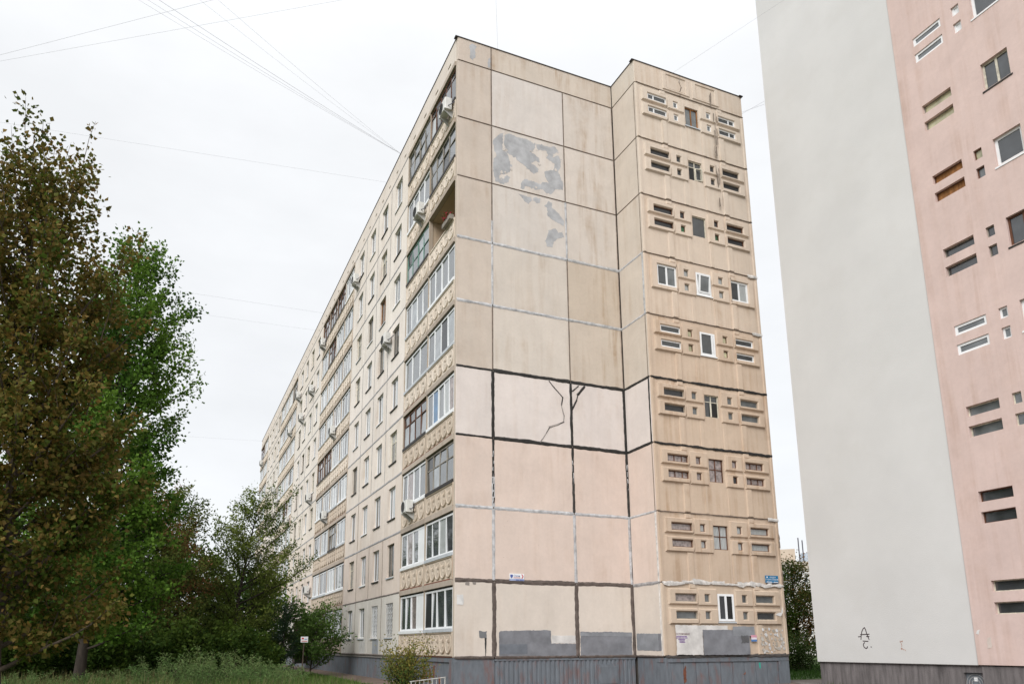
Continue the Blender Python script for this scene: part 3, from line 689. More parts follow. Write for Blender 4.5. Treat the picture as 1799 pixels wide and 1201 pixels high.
PATCHES = [[(1.64, 21.66), (1.96, 22.09), (2.13, 22.19), (2.1, 21.36), (2.32, 21.24), (2.47, 20.82), (2.46, 20.42), (2.21, 20.2), (1.94, 20.18), (1.94, 19.92), (2.16, 19.96), (2.26, 20.19), (2.44, 20.11), (2.36, 19.86), (2.06, 19.7), (1.77, 19.76), (1.66, 20.14), (1.68, 20.8), (1.83, 21.0), (1.70, 21.27)],
 [(2.15, 21.66), (2.23, 22.12), (2.43, 22.24), (2.89, 22.2), (3.35, 22.22), (3.7, 22.08), (3.65, 21.82), (3.49, 21.65), (3.85, 21.46), (3.89, 21.19), (3.69, 21.26), (3.48, 21.1), (3.83, 20.89), (3.8, 20.73), (3.6, 20.58), (3.32, 20.75), (3.07, 20.94), (2.82, 21.02), (2.67, 21.21), (2.42, 21.22), (2.28, 21.49)],
 [(3.73, 22.11), (4.01, 22.17), (4.43, 22.15), (4.67, 22.25), (4.88, 22.02), (4.58, 21.85), (4.55, 21.66), (4.85, 21.85), (4.96, 21.56), (4.94, 21.24), (4.8, 21.05), (4.97, 20.68), (5.07, 20.42), (5.01, 20.17), (4.7, 20.14), (4.43, 19.81), (4.17, 19.8), (4.02, 19.96), (3.66, 19.84), (3.46, 19.92), (3.15, 19.86), (3.08, 19.69), (2.96, 19.73), (3.01, 20.08), (3.21, 20.24), (3.92, 20.17), (4.03, 20.32), (4.34, 20.35), (4.14, 20.61), (4.12, 20.86), (4.56, 21.04), (4.67, 21.35), (4.47, 21.45), (4.21, 21.57), (4.32, 21.75), (4.22, 21.93), (3.8, 21.84)],
 [(2.85, 19.41), (3.45, 19.41), (3.5, 19.27), (3.32, 19.07), (3.09, 19.19)], [(3.55, 19.43), (3.91, 19.47), (3.9, 19.3), (3.75, 19.18), (3.55, 19.26)],
 [(4.08, 19.16), (4.32, 19.45), (4.47, 19.39), (4.46, 19.16), (4.77, 18.98), (5.04, 18.64), (5.01, 18.42), (4.7, 18.48), (4.22, 18.69), (4.25, 19.05)],
 [(4.26, 18.0), (4.59, 18.19), (4.77, 18.01), (4.95, 18.11), (5.01, 17.84), (4.79, 17.77), (4.53, 17.56), (4.42, 17.26), (4.19, 17.21), (4.09, 17.46), (4.23, 17.79)],
 [(.55, 25.45), (.72, 25.4), (.85, 25.6), (.82, 26.0), (.9, 26.15), (.7, 26.25), (.55, 26.1), (.6, 25.8)], [(1.4, 25.3), (1.54, 25.28), (1.55, 25.8), (1.45, 25.7)]]
for p in PATCHES: patch(apt, GAB, p, 'bare_plaster', None, -.004, .026, 'bare_patch', .055)
for p in PATCHES[:3]:                                                    # flakes round the bare areas, and scraps of paint left inside them
    for q in range(16):
        a = rnd.choice(p); u, z = a[0] + rnd.uniform(-.14, .14), a[1] + rnd.uniform(-.12, .12); sz = rnd.uniform(.025, .085); inside = q % 3 == 0
        if not (1.66 < u < 5.05 and 19.7 < z < 22.2): continue
        patch(apt, GAB, [(u + sz * math.cos(t) * rnd.uniform(.5, 1.2), z + sz * math.sin(t) * rnd.uniform(.5, 1.2)) for t in (0, .9, 1.8, 2.7, 3.6, 4.5, 5.4)], 'paint' if inside else 'bare_plaster', (.60, .55, .505) if inside else None, -.0105 - .0004 * q if inside else -.0032 + .0001 * q, .006, 'paint_flake' if inside else 'bare_patch', .05)
GRY = (.21, .215, .235); GRY2 = (.255, .265, .285); WPT = (.64, .62, .60)
patch(apt, GAB, [(1.79, .04), (5.06, .04), (5.06, .49), (3.98, .50), (3.96, .98), (3.8, 1.0), (1.86, .96), (1.79, .9)], 'paint', GRY, rough=.012)
patch(apt, GAB, [(1.80, .12), (2.95, .12), (2.95, .48), (1.80, .48)], 'paint', (.165, .18, .205), y=-.010, rough=.012)
patch(apt, GAB, rect(3.99, 5.06, .50, .80), 'paint', WPT, rough=.012)
patch(apt, GAB, [(5.25, .04), (7.62, .04), (7.64, .92), (6.6, .95), (5.9, .93), (5.27, .95)], 'paint', GRY, rough=.012)
patch(apt, GAB, [(5.26, .78), (7.63, .76), (7.64, .90), (5.27, .92)], 'paint', GRY2, y=-.011, rough=.012)
patch(apt, GAB, rect(.10, .36, 1.90, 2.27), 'paint', (.72, .71, .70), y=-.012, rough=.012, name='paper_scrap')
patch(apt, GAB, rect(.98, 1.29, .70, .95), 'paint', (.19, .195, .205), rough=.02)
patch(apt, GAB, [(1.20, .72), (1.28, .70), (1.255, .05), (1.235, .05)], 'paint', (.05, .05, .05), y=-.011, rough=.008)
patch(apt, GAB, [(.42, 2.62), (.60, 2.60), (.60, 2.76), (.44, 2.78)], 'paint', (.27, .24, .22), rough=.03); patch(apt, GAB, [(.72, 2.66), (.86, 2.64), (.86, 2.76), (.72, 2.77)], 'paint', (.27, .24, .22), rough=.03)
patch(apt, RET, [(.1, .22), (1.68, .20), (1.70, .85), (.1, .88)], 'paint', GRY2, rough=.012); patch(apt, RET, [(1.55, .22), (1.74, .22), (1.74, .86), (1.57, .86)], 'paint', GRY, y=-.01, rough=.012)
patch(apt, BAY, [(8.34, .06), (9.6, .04), (9.6, .9), (10.85, 1.0), (10.85, 1.17), (9.4, 1.17), (8.34, 1.17), (8.36, .6)], 'paint', WPT, y=-.072, rough=.015)
patch(apt, BAY, [(9.62, .04), (11.90, .04), (11.92, .76), (11.9, 1.0), (9.62, 1.0)], 'paint', GRY, y=-.078, rough=.012)
patch(apt, BAY, rect(11.1, 12.2, .76, 1.14), 'paint', GRY2, y=-.083, rough=.012); patch(apt, BAY, rect(11.5, 11.86, .5, .78), 'paint', (.12, .12, .125), y=-.088, rough=.03)
for i in range(70):                                                        # remains of torn-off flyers
    u = rnd.uniform(12.75, 13.75) if i < 56 else rnd.uniform(12.5, 12.68); z = rnd.uniform(.12, 1.08); s = rnd.uniform(.03, .10)
    patch(apt, BAY, [(u + s * math.cos(a) * rnd.uniform(.4, 1.1), z + s * math.sin(a) * rnd.uniform(.4, 1.1)) for a in (0, 1.1, 2.2, 3.3, 4.4, 5.4)], 'paint', rnd.choice([(.58, .56, .54), (.50, .47, .43), (.66, .66, .67), (.42, .38, .33)]), y=(-.012 if u > 12.7 else -.066) - .00025 * i, rough=.012, name='torn_paper')
patch(apt, BAY, [(13.35, 1.62), (13.6, 1.55), (13.75, 1.72), (13.72, 1.95), (13.66, 1.70), (13.5, 1.70)], 'paint', (.74, .73, .72), y=-.11, rough=.01, name='torn_paper')
for z in (4.4, 2.9, 1.5): patch(apt, BAY, [(13.90, z), (13.98, z), (13.985, z + .55), (13.93, z + .6)], 'paint', (.26, .20, .16), y=-.04, rough=.02)
for zz, hh in ((25.25, 1.0), (24.3, .5), (23.0, 1.3), (22.35, .7), (21.0, .9), (20.0, .8)):     # soot-dark run-off down the bay
    for q in range(3):
        u = 12.08 + rnd.uniform(-.06, .28); z0 = zz + rnd.uniform(-.1, .2)
        seal(apt, BAY, (u, z0), (u + rnd.uniform(-.02, .02), z0 + hh * rnd.uniform(.5, 1)), rnd.uniform(.02, .07), (.20, .16, .13) if q else (.34, .28, .23), y=-.098 if zz < 25 else -.045, rough=.9, name='run_stain', bulge=.004)

# ---- plinth
def corrugated(L, z0, z1, pitch=.19, dep=.035):
    b = MB(); n = int(L / pitch); pr = []
    for i in range(n + 1):
        x = i * L / n
        for dx, y in ((0, 0), (.30, 0), (.42, -dep), (.88, -dep)):
            if x + dx * L / n <= L: pr.append((x + dx * L / n, y))
    for (a, ya), (c, yc) in zip(pr, pr[1:]): b.quad((a, ya, z0), (c, yc, z0), (c, yc, z1), (a, ya, z1))
    return b.data('plinth_sheet', 'plinth_metal')
PB = GZ - .02
put('plinth_sheet', corrugated(6.16, PB, -.13), apt, GAB.pt(1.62, .06, 0))
put('plinth_end', MB().box(-.0, 1.60, .03, .5, PB, -.055).data('plinth_end', 'plinth_metal'), apt, GAB.pt(0, 0, 0))
put('plinth_ledge', MB().box(1.61, 7.78, .012, .5, -.125, -.04).data('plinth_ledge', 'plinth_metal'), apt, GAB.pt(0, 0, 0))
put('hatch', MB().box(0, .95, -.03, .02, 0, .80).slab(.06, .89, .06, .74, .02, .01, y=-.03).data('hatch', 'plinth_metal'), apt, GAB.pt(5.99, .0, PB + .03))
put('plinth_ledge', MB().box(7.82, BX - .03, .02, .5, -.22, -.05).data('plinth_ledge', 'plinth_metal'), apt, BAY.pt(0, 0, 0))
for i in range(9): put('plinth_board', cached(('pb', i % 2), lambda: MB().slab(0, .575, PB, -.225, .03, .008, y=.09 - .004 * (i % 2)).data('plinth_board', 'plinth_metal')), apt, BAY.pt(8.12 + i * .59, 0, 0))
put('plinth_board', MB().box(7.85, 8.11, .045, .5, PB, -.225).data('plinth_board', 'plinth_metal'), apt, BAY.pt(0, 0, 0)); put('plinth_board', MB().box(13.43, BX - .03, .03, .5, PB, -.225).data('plinth_board', 'plinth_metal'), apt, BAY.pt(0, 0, 0))
put('plinth_sheet', MB().box(.05, 1.86, .04, .15, PB, -.06).data('plinth_sheet', 'plinth_metal'), apt, RET.pt(0, 0, 0), RET.rz)
put('plinth_sheet', corrugated(LEN - 7.0, PB, -.14, .23), apt, FAC.pt(-LEN, .09, 0), FAC.rz)
put('plinth_ledge', MB().box(-LEN, -7.0, .02, .15, -.135, -.012).data('plinth_ledge', 'concrete'), apt, FAC.pt(0, 0, 0), FAC.rz)
put('plinth_ledge', MB().box(-6.99, -.02, .02, .15, -.17, .0).data('plinth_ledge', 'plinth_metal'), apt, FAC.pt(0, 0, 0), FAC.rz)
put('brick_strip', MB().box(-6.9, -.2, -.0, .15, .001, .05).data('brick_strip', 'rust'), apt, FAC.pt(0, 0, 0), FAC.rz)
for i in range(11): put('plinth_board', cached(('pbf',), lambda: MB().slab(0, .62, PB, -.175, .03, .008, y=.1).data('plinth_board', 'plinth_metal')), apt, FAC.pt(-6.99 + i * .632, 0, 0), FAC.rz)
for u, z0, z1 in ((8.72, -1.0, -.35), (11.6, -.75, -.62), (13.55, -.9, -.5)): patch(apt, BAY, [(u, z0), (u + .1, z0 + .05), (u + .09, z1), (u, z1 - .1), (u - .05, (z0 + z1) / 2)], 'rust', None, y=.05, rough=.02, name='rust_stain')
patch(apt, BAY, [(12.42, -.5), (12.48, -.52), (12.5, -.28), (12.42, -.28)], 'paint', (.05, .42, .32), y=.05, rough=.012)
for i in range(9):
    y = rnd.uniform(.7, 6.3); z0 = rnd.uniform(-1.05, -.7); z1 = z0 + rnd.uniform(.2, .55); patch(apt, FAC, [(-y, z0), (-y + .16, z0), (-y + .18, z1), (-y + .08, z1 - .05), (-y, z1)], 'rust', None, y=.062, rough=.025, name='rust_stain')
patch(apt, FAC, rect(-11.75, -10.6, .03, .75), 'paint', (.36, .375, .40), rough=.01); patch(apt, FAC, rect(-14.6, -13.3, .03, .78), 'paint', (.60, .585, .56), rough=.01)
# porch roofs over the ground-floor loggias
for y, zz, L in ((28.4, 2.30, 2.4), (32.0, 2.42, 1.7)):
    put('porch_roof', MB().add([(0, .05, .35), (L, .05, .35), (L, -1.15, .0), (0, -1.15, .0), (0, .05, .30), (L, .05, .30), (L, -1.15, -.06), (0, -1.15, -.06)], [(0, 1, 2, 3), (4, 7, 6, 5), (3, 2, 6, 7), (0, 3, 7, 4), (1, 5, 6, 2)]).data('porch_roof', 'brown_sheet'), apt, FAC.pt(-y - L, 0, zz), FAC.rz)
put('porch_wall', MB().box(0, .06, -1.0, .05, -.8, 2.25).box(.06, 1.2, -1.0, -.95, -.8, 1.1).data('porch_wall', 'brown_sheet'), apt, FAC.pt(-30.8, 0, 0), FAC.rz)

# ------------------------------------------------------------------ the neighbouring rendered block
sec = thing('apartment_building', 'tall insulated block with smooth white wall and pink window bay on grey plinth', 'building', (20, -12, GZ))
ST = 34.2; SB = -.22; U0, UB, UE = 3.6, 9.95, 16.55
put('white_wall', MB().box(U0, UB, 0, .3, SB, ST).data('white_wall', 'stucco'), sec, SEC.pt(0, 0, 0), SEC.rz, (.615, .61, .60, 1))
put('white_wall', MB().box(UE, 26, 0, .3, SB, ST).data('white_wall', 'stucco'), sec, SEC.pt(0, 0, 0), SEC.rz, (.615, .61, .60, 1))
put('north_wall', MB().box(14.0, 27, -3.9, -3.6, SB, ST).data('north_wall', 'stucco'), sec, (0, 0, 0), 0, (.615, .61, .60, 1))
put('wall_core', MB().box(14.1, 27, -26, -3.95, GZ, ST - .1).data('wall_core', 'concrete_dark'), sec, (0, 0, 0))
c2 = 13.25; holes = []; wins = []
for k in range(12):
    z = k * H - .03
    for sd in (-1, 1):
        m2 = lambda a, b_: (c2 + a, c2 + b_) if sd > 0 else (c2 - b_, c2 - a)
        for z0, z1 in ((2.02, 2.36), (1.34, 1.70)):
            a, b_ = m2(1.47, 2.53); holes.append((a - UB, b_ - UB, z + z0 - SB, z + z1 - SB)); wins.append(('slot', k, a, b_, z + z0, z + z1))
            if k == 6: continue
            a, b_ = m2(.80, 1.07); holes.append((a - UB, b_ - UB, z + z0 - .02 - SB, z + z1 - SB)); wins.append(('small', k, a, b_, z + z0 - .02, z + z1))
    holes.append((c2 - .43 - UB, c2 + .43 - UB, z + 1.38 - SB, z + 2.36 - SB)); wins.append(('big', k, c2 - .43, c2 + .43, z + 1.38, z + 2.36))
put('pink_wall', panel_data(UE - UB, ST - SB, holes, .22, 0, .012, 'plaster_streaky', 'pink_wall'), sec, SEC.pt(UB, -.035, SB), SEC.rz, (.615, .48, .44, .55))
SW = {7: ('pvc', 'glass_grey'), 6: ('wood_grey', 'glass_yellow'), 5: ('wood_brown', 'wood_orange'), 4: ('wood_grey', 'glass'), 3: ('pvc', 'glass_grey'), 2: ('wood_cream', 'glass_grey'), 1: ('wood_brown', 'glass'), 0: ('wood_cream', 'glass')}
BWD = {7: ('pvc', (), 'glass'), 6: ('wood_cream', (.5,), 'glass'), 5: ('pvc', (), 'glass'), 4: ('wood_brown', (.55,), 'glass'), 3: ('pvc', (.5,), 'glass'), 2: ('pvc', (), 'glass'), 1: ('wood_brown', (.5,), 'glass'), 0: ('pvc', (.5,), 'glass')}
for kind, k, a, b_, z0, z1 in wins:
    fm, gl = SW.get(k, ('pvc', 'glass'))
    if kind == 'slot': window(sec, SEC, a, z0, b_ - a, z1 - z0, .0 if fm == 'pvc' else .08, .085 if fm == 'pvc' else .03, (), (), fm, gl)
    elif kind == 'small': window(sec, SEC, a, z0, b_ - a, z1 - z0, .03, .06 if fm == 'pvc' else .03, (), (), fm, 'sign_white' if k == 7 else ('glass_yellow' if k == 5 and z1 % H > 2 else gl if k != 5 else 'glass_grey'))
    else:
        fm, mu, gl = BWD.get(k, ('pvc', (.5,), 'glass')); window(sec, SEC, a, z0, b_ - a, z1 - z0, .06, .085 if fm == 'pvc' else .06, mu, (), fm, gl, 'sill_dark' if fm != 'pvc' else 'pvc', split=True)
put('plinth', MB().box(U0 + .05, 9.30, .06, .35, PB, SB).box(9.30, UB + .06, .06, .35, -.46, SB).box(9.30, 9.38, .06, .35, PB, -.46).data('plinth', 'plinth_concrete'), sec, SEC.pt(0, 0, 0), SEC.rz)
put('plinth', MB().box(UB + .061, 26, .03, .35, PB, SB - .03).data('plinth', 'plinth_concrete'), sec, SEC.pt(0, 0, 0), SEC.rz)
b = MB()
for r0 in (.30, .22, .13): 
    for i in range(24): b.tube((.3 + r0 * math.cos(i * math.pi / 12), -.01, .34 + r0 * math.sin(i * math.pi / 12)), (.3 + r0 * math.cos((i + 1) * math.pi / 12), -.01, .34 + r0 * math.sin((i + 1) * math.pi / 12)), .008, 4)
v_ = put('vent_cover', MB().box(0, .62, 0, .02, 0, .66).data('vent_cover', 'plinth_metal'), sec, SEC.pt(9.385, .16, PB), SEC.rz)
put('vent_ring', b.data('vent_ring', 'bracket'), v_, SEC.pt(9.385, .16, PB), SEC.rz); put('vent_label', MB().box(.25, .36, -.012, -.002, .42, .54).data('vent_label', 'sign_white'), v_, SEC.pt(9.385, .16, PB), SEC.rz)
put('base_trim', MB().box(U0, UB, -.006, .05, SB - .02, SB - .002).data('base_trim', 'coping'), sec, SEC.pt(0, 0, 0), SEC.rz)
def strokes(W, root, lines, w, mat, name='graffiti', y=-.004):
    for pts in lines:
        b = MB()
        for a, c in zip(pts, pts[1:]):
            d = Vector((c[0] - a[0], c[1] - a[1])); q = Vector((-d.y, d.x)).normalized() * w / 2; e = d.normalized() * w * .35; k_ = .0004 * len(b.f)
            b.quad((a[0] - e.x + q.x, y - k_, a[1] - e.y + q.y), (c[0] + e.x + q.x, y - k_, c[1] + e.y + q.y), (c[0] + e.x - q.x, y - k_, c[1] + e.y - q.y), (a[0] - e.x - q.x, y - k_, a[1] - e.y - q.y))
        put(name, b.data(name, mat), root, W.pt(0, 0, 0), W.rz)
strokes(SEC, sec, [[(5.703, .599), (5.735, .75), (5.772, .871), (5.84, .97), (5.905, 1.02), (5.945, .95), (5.977, .793), (6.051, .596)], [(5.702, .768), (6.076, .782)], [(5.601, .694), (5.716, .702)], [(5.953, .70), (6.065, .698)], [(5.786, .542), (5.998, .528)], [(5.846, .486), (5.80, .45), (5.78, .411), (5.803, .327), (5.86, .285), (5.898, .281), (5.93, .30), (5.952, .346)], [(6.09, .335), (6.115, .328)]], .032, 'ink_black')
strokes(SEC, sec, [[(7.302, .541), (7.295, .488), (7.35, .52), (7.393, .54), (7.367, .496)], [(7.341, .452), (7.336, .40)], [(7.35, .38), (7.336, .346)], [(7.31, .302), (7.312, .24)], [(7.32, .29), (7.357, .275), (7.34, .25)], [(7.38, .245), (7.42, .24)], [(7.45, .235), (7.469, .205)]], .016, 'ink_orange')
patch(sec, SEC, [(10.32, .3), (10.46, .3), (10.46, .62), (10.36, .62)], 'paint', (.58, .50, .45), y=-.042, rough=.02)
patch(sec, SEC, [(10.02, .75), (10.1, .7), (10.16, .85), (10.08, .84)], 'paint', (.74, .73, .72), y=-.042, rough=.01, name='torn_paper')

# ------------------------------------------------------------------ signs on the panel block
sg = thing('wall_sign', 'small blue dental clinic sign with white lettering on the sculpted bay', 'sign', BAY.pt(13.005, -.075, 2.92))
put('board', MB().box(0, .67, 0, .03, 0, .30).data('board', 'sign_blue'), sg, BAY.pt(13.005, -.075, 2.92))
put('lettering', text_data('СТОМАТОЛОГИЯ', .082, 'sign_white', 'CENTER'), sg, BAY.pt(13.34, -.079, 3.03)); put('lettering', text_data('АКАДЕМ', .075, 'sign_white', 'CENTER'), sg, BAY.pt(13.38, -.079, 3.125))
strokes(BAY, sg, [[(13.05, 2.955), (13.22, 2.955)], [(13.24, 2.955), (13.33, 2.955)], [(13.42, 2.955), (13.5, 2.955)], [(13.52, 2.955), (13.63, 2.955)]], .03, 'sign_white', 'lettering', -.079); strokes(BAY, sg, [[(13.06, 3.155), (13.10, 3.155)]], .05, 'sign_white', 'emblem', -.08)
sg = thing('wall_sign', 'small white sign with shield emblem and red arrow on the plain gable', 'sign', GAB.pt(2.23, -.03, 2.84))
put('board', MB().box(0, .62, 0, .018, .075, .27).data('board', 'sign_white'), sg, GAB.pt(2.23, -.03, 2.84)); put('lower_band', MB().box(0, .62, .001, .018, 0, .074).data('lower_band', material('sign_lilac', (.36, .42, .62), .4)), sg, GAB.pt(2.23, -.03, 2.84))
put('emblem', MB().add([(.03, 0, .23), (.14, 0, .23), (.14, 0, .15), (.085, 0, .09), (.03, 0, .15)], [(0, 1, 2, 3, 4)]).data('emblem', 'sign_ink'), sg, GAB.pt(2.23, -.034, 2.84))
strokes(GAB, sg, [[(2.75, 3.08), (2.80, 3.01), (2.75, 2.94)]], .035, 'sign_red', 'arrow', -.034); put('lettering', text_data('Озон', .11, 'sign_ink'), sg, GAB.pt(2.40, -.034, 2.99)); strokes(GAB, sg, [[(2.40, 2.955), (2.68, 2.955)]], .018, 'sign_red', 'lettering', -.034); strokes(GAB, sg, [[(2.5, 2.875), (2.62, 2.875)], [(2.66, 2.875), (2.82, 2.875)]], .03, 'sign_ink', 'lettering', -.034)
# stencilled warning on the white paint patch, poster strip next to it
nt_ = thing('painted_notice', 'purple stencilled warning notice on the white paint patch of the bay', 'notice', BAY.pt(8.33, -.08, .5))
put('lettering', text_data('ОСТОРОЖНО', .098, 'ink_maroon'), nt_, BAY.pt(8.33, -.079, .80))
strokes(BAY, nt_, [[(x, z), (x + w, z)] for z, s0, s1 in ((.745, 8.36, 8.86), (.69, 8.33, 8.89), (.635, 8.44, 8.76), (.58, 8.49, 8.73), (.53, 8.49, 8.75)) for x, w in [(s0 + (s1 - s0) * i / 4, (s1 - s0) / 4 * .78) for i in range(4)]], .028, 'ink_purple', 'lettering', -.079)
ps = thing('poster', 'pink white and blue advertising strip stuck beside the grey paint on the bay', 'poster', BAY.pt(11.99, -.09, .5))
for i, (z0, z1, c) in enumerate(((.71, .80, (.62, .30, .38)), (.63, .708, (.72, .66, .70)), (.55, .628, (.10, .22, .48)))): put('band', MB().box(11.99, 12.28, -.09, -.08, z0, z1).data('band', material('poster_%d' % i, c, .6)), ps, BAY.pt(0, 0, 0))

# ------------------------------------------------------------------ air conditioners
def ac_unit(label, y, z):
    t = thing('air_conditioner', label, 'air conditioner', FAC.pt(-y - .4, -.42, z - .28), FAC.rz, 'air conditioners on the long side')
    P0 = FAC.pt(-y - .4, -.42, z - .28)
    put('body', cached(('acb',), lambda: MB().slab(.0, .80, .0, .55, .04, .02, y=.03).box(.0, .80, .035, .30, .0, .55).data('body', 'ac_white')), t, P0, FAC.rz)
    def grille():
        b = MB()
        for i in range(20): b.tube((.3 + .23 * math.cos(i * math.pi / 10), -.018, .275 + .23 * math.sin(i * math.pi / 10)), (.3 + .23 * math.cos((i + 1) * math.pi / 10), -.018, .275 + .23 * math.sin((i + 1) * math.pi / 10)), .012, 4)
        b.add([(.3 + .21 * math.cos(i * math.pi / 10), -.014, .275 + .21 * math.sin(i * math.pi / 10)) for i in range(20)], [tuple(range(20))])
        for i in range(7): b.box(.10, .50, -.022, -.016, .12 + i * .05, .127 + i * .05)
        return b.data('fan_grille', 'ac_dark')
    put('fan_grille', cached(('acg',), grille), t, P0, FAC.rz)
    for x in (.12, .64): put('bracket', cached(('acbr',), lambda: MB().box(0, .04, -.02, .45, -.05, -.005).add([(0, .42, -.05), (.04, .42, -.05), (.04, .42, -.35), (0, .42, -.35), (0, .02, -.051), (.04, .02, -.051)], [(0, 1, 2, 3), (3, 2, 5, 4), (0, 3, 4), (1, 5, 2)]).data('bracket', 'bracket')), t, P0 + FAC.u * x, FAC.rz)
    put('pipe', cached(('acp',), lambda: MB().tube((.80, .15, .15), (.92, .2, .12), .02).tube((.92, .2, .12), (.92, .46, .4), .02).data('pipe', 'wire')), t, P0, FAC.rz)
FL = ['ground', 'second', 'third', 'fourth', 'fifth', 'sixth', 'seventh', 'eighth', 'top']
ACS = [(.75, 23.21, 'hanging in front of the top loggia at the building corner'), (4.37, 20.36, 'on the second loggia in from the corner, above the green-framed glazing'), (5.3, 6.42, 'low on the corner loggia stack, above white-panelled glazing'), (9.74, 16.04, 'between two sixth-floor windows past the corner loggias'), (17.7, 23.26, 'on the top floor just before the second loggia stack'),
       (28.6, 23.21, 'at the far end of the top row of the second loggia stack'), (32.95, 20.9, 'under an eighth-floor window beyond the second loggia stack'), (23.3, 14.76, 'halfway up the second loggia stack on a sixth-floor parapet'), (25.1, 9.2, 'on the fourth-floor parapet of the second loggia stack'), (31.8, 11.7, 'beneath a fifth-floor window beyond the second loggia stack'),
       (40.0, 22.6, 'on the top floor just before the third loggia stack'), (37.7, 19.9, 'beneath an eighth-floor window before the third loggia stack'), (44.3, 20.4, 'on the eighth-floor parapet of the third loggia stack'), (54.1, 16.6, 'upper one of two beyond the third loggia stack'), (51.9, 15.0, 'lower one of two at the third loggia stack'),
       (43.1, 11.7, 'on the fifth-floor parapet of the third loggia stack'), (42.8, 6.2, 'low on the third loggia stack behind the maple'), (30.6, 4.5, 'beside a second-floor window above the brown porch roofs'), (40.2, 3.4, 'near the ground behind the small pine'), (31.2, 2.05, 'tucked under the brown porch roof'), (68.4, 22.8, 'at the far end of the top floor')]
for y, z, s in ACS: ac_unit('white air conditioner ' + s, y, z)

# ------------------------------------------------------------------ flower box on the open loggia
fb = thing('flower_box', 'wooden box of red geraniums hung on the open loggia parapet', 'flower box', FAC.pt(-1.25, -.2, 17.72), FAC.rz)
P0 = FAC.pt(-1.25, -.2, 17.72)
put('planter', MB().box(0, .95, 0, .2, 0, .20).data('planter', 'wood_grey'), fb, P0, FAC.rz)

# ------------------------------------------------------------------ vegetation helpers
def fast_mesh(name, V, F, mat, tint=None, smooth=False):
    """V (n,3), F (m,k) arrays -> mesh."""
    me = bpy.data.meshes.new(name); n, (m_, k) = len(V), F.shape
    me.vertices.add(n); me.vertices.foreach_set('co', V.astype(np.float32).ravel())
    me.loops.add(m_ * k); me.loops.foreach_set('vertex_index', F.astype(np.int32).ravel())
    me.polygons.add(m_); me.polygons.foreach_set('loop_start', np.arange(0, m_ * k, k, dtype=np.int32))
    if smooth: me.polygons.foreach_set('use_smooth', np.ones(m_, dtype=bool))
    if tint is not None:
        a = me.color_attributes.new('tint', 'FLOAT_COLOR', 'POINT'); a.data.foreach_set('color', np.c_[tint, np.ones(n)].astype(np.float32).ravel())
    me.materials.append(MATS[mat]); me.update(calc_edges=True); return me
def unit(a): return a / np.maximum(np.linalg.norm(a, axis=-1, keepdims=True), 1e-9)
def leaves(name, P, D, size, g, palette, width=.8, flop=.6, patch_scale=.7, mat='leaf', fold=.12):
    """One folded leaf (two triangles) per point P growing along D; colours drift in patches through the crown."""
    n = len(P); s = size * g.uniform(.6, 1.25, (n, 1)); d = unit(D + g.normal(0, flop, (n, 3))); nr = unit(np.cross(d, g.normal(0, 1, (n, 3)))); w = np.cross(d, nr)
    V = np.stack([P, P + d * s * .42 + w * s * width * .5 + nr * s * fold, P + d * s, P + d * s * .42 - w * s * width * .5 + nr * s * fold], 1).reshape(-1, 3)
    i = np.arange(n)[:, None] * 4; F = np.concatenate([i + [0, 1, 2], i + [0, 2, 3]], 0)
    pal = np.array(palette); q = P * patch_scale
    f = .5 + .28 * np.sin(q[:, 0] * 1.7 + np.sin(q[:, 2] * 1.3) * 1.5) + .22 * np.sin(q[:, 1] * 2.1 + q[:, 2] * .9) + g.normal(0, .22, n)
    x = np.clip(f, 0, .999) * (len(pal) - 1); j = x.astype(int); t = (x - j)[:, None]; col = pal[j] * (1 - t) + pal[np.minimum(j + 1, len(pal) - 1)] * t
    col = col * g.uniform(.75, 1.25, (n, 1)); return fast_mesh(name, V, F, mat, np.repeat(col, 4, 0))
def limbs_mesh(name, lines, mat, sides=6):
    V = []; F = []; n0 = 0; ang = np.arange(sides) * 2 * np.pi / sides
    for pts, rad in lines:
        pts = np.asarray(pts, float); t = unit(np.gradient(pts, axis=0)); a = unit(np.cross(t, np.array([.3, .9, .2]))); b_ = np.cross(t, a)
        ring = pts[:, None] + (a[:, None] * np.cos(ang)[None, :, None] + b_[:, None] * np.sin(ang)[None, :, None]) * np.asarray(rad)[:, None, None]
        V.append(ring.reshape(-1, 3)); m_ = len(pts)
        for i in range(m_ - 1):
            k = n0 + i * sides + np.arange(sides); k2 = n0 + i * sides + (np.arange(sides) + 1) % sides; F.append(np.stack([k, k2, k2 + sides, k + sides], 1))
        n0 += m_ * sides
    return fast_mesh(name, np.concatenate(V), np.concatenate(F), mat, smooth=True)

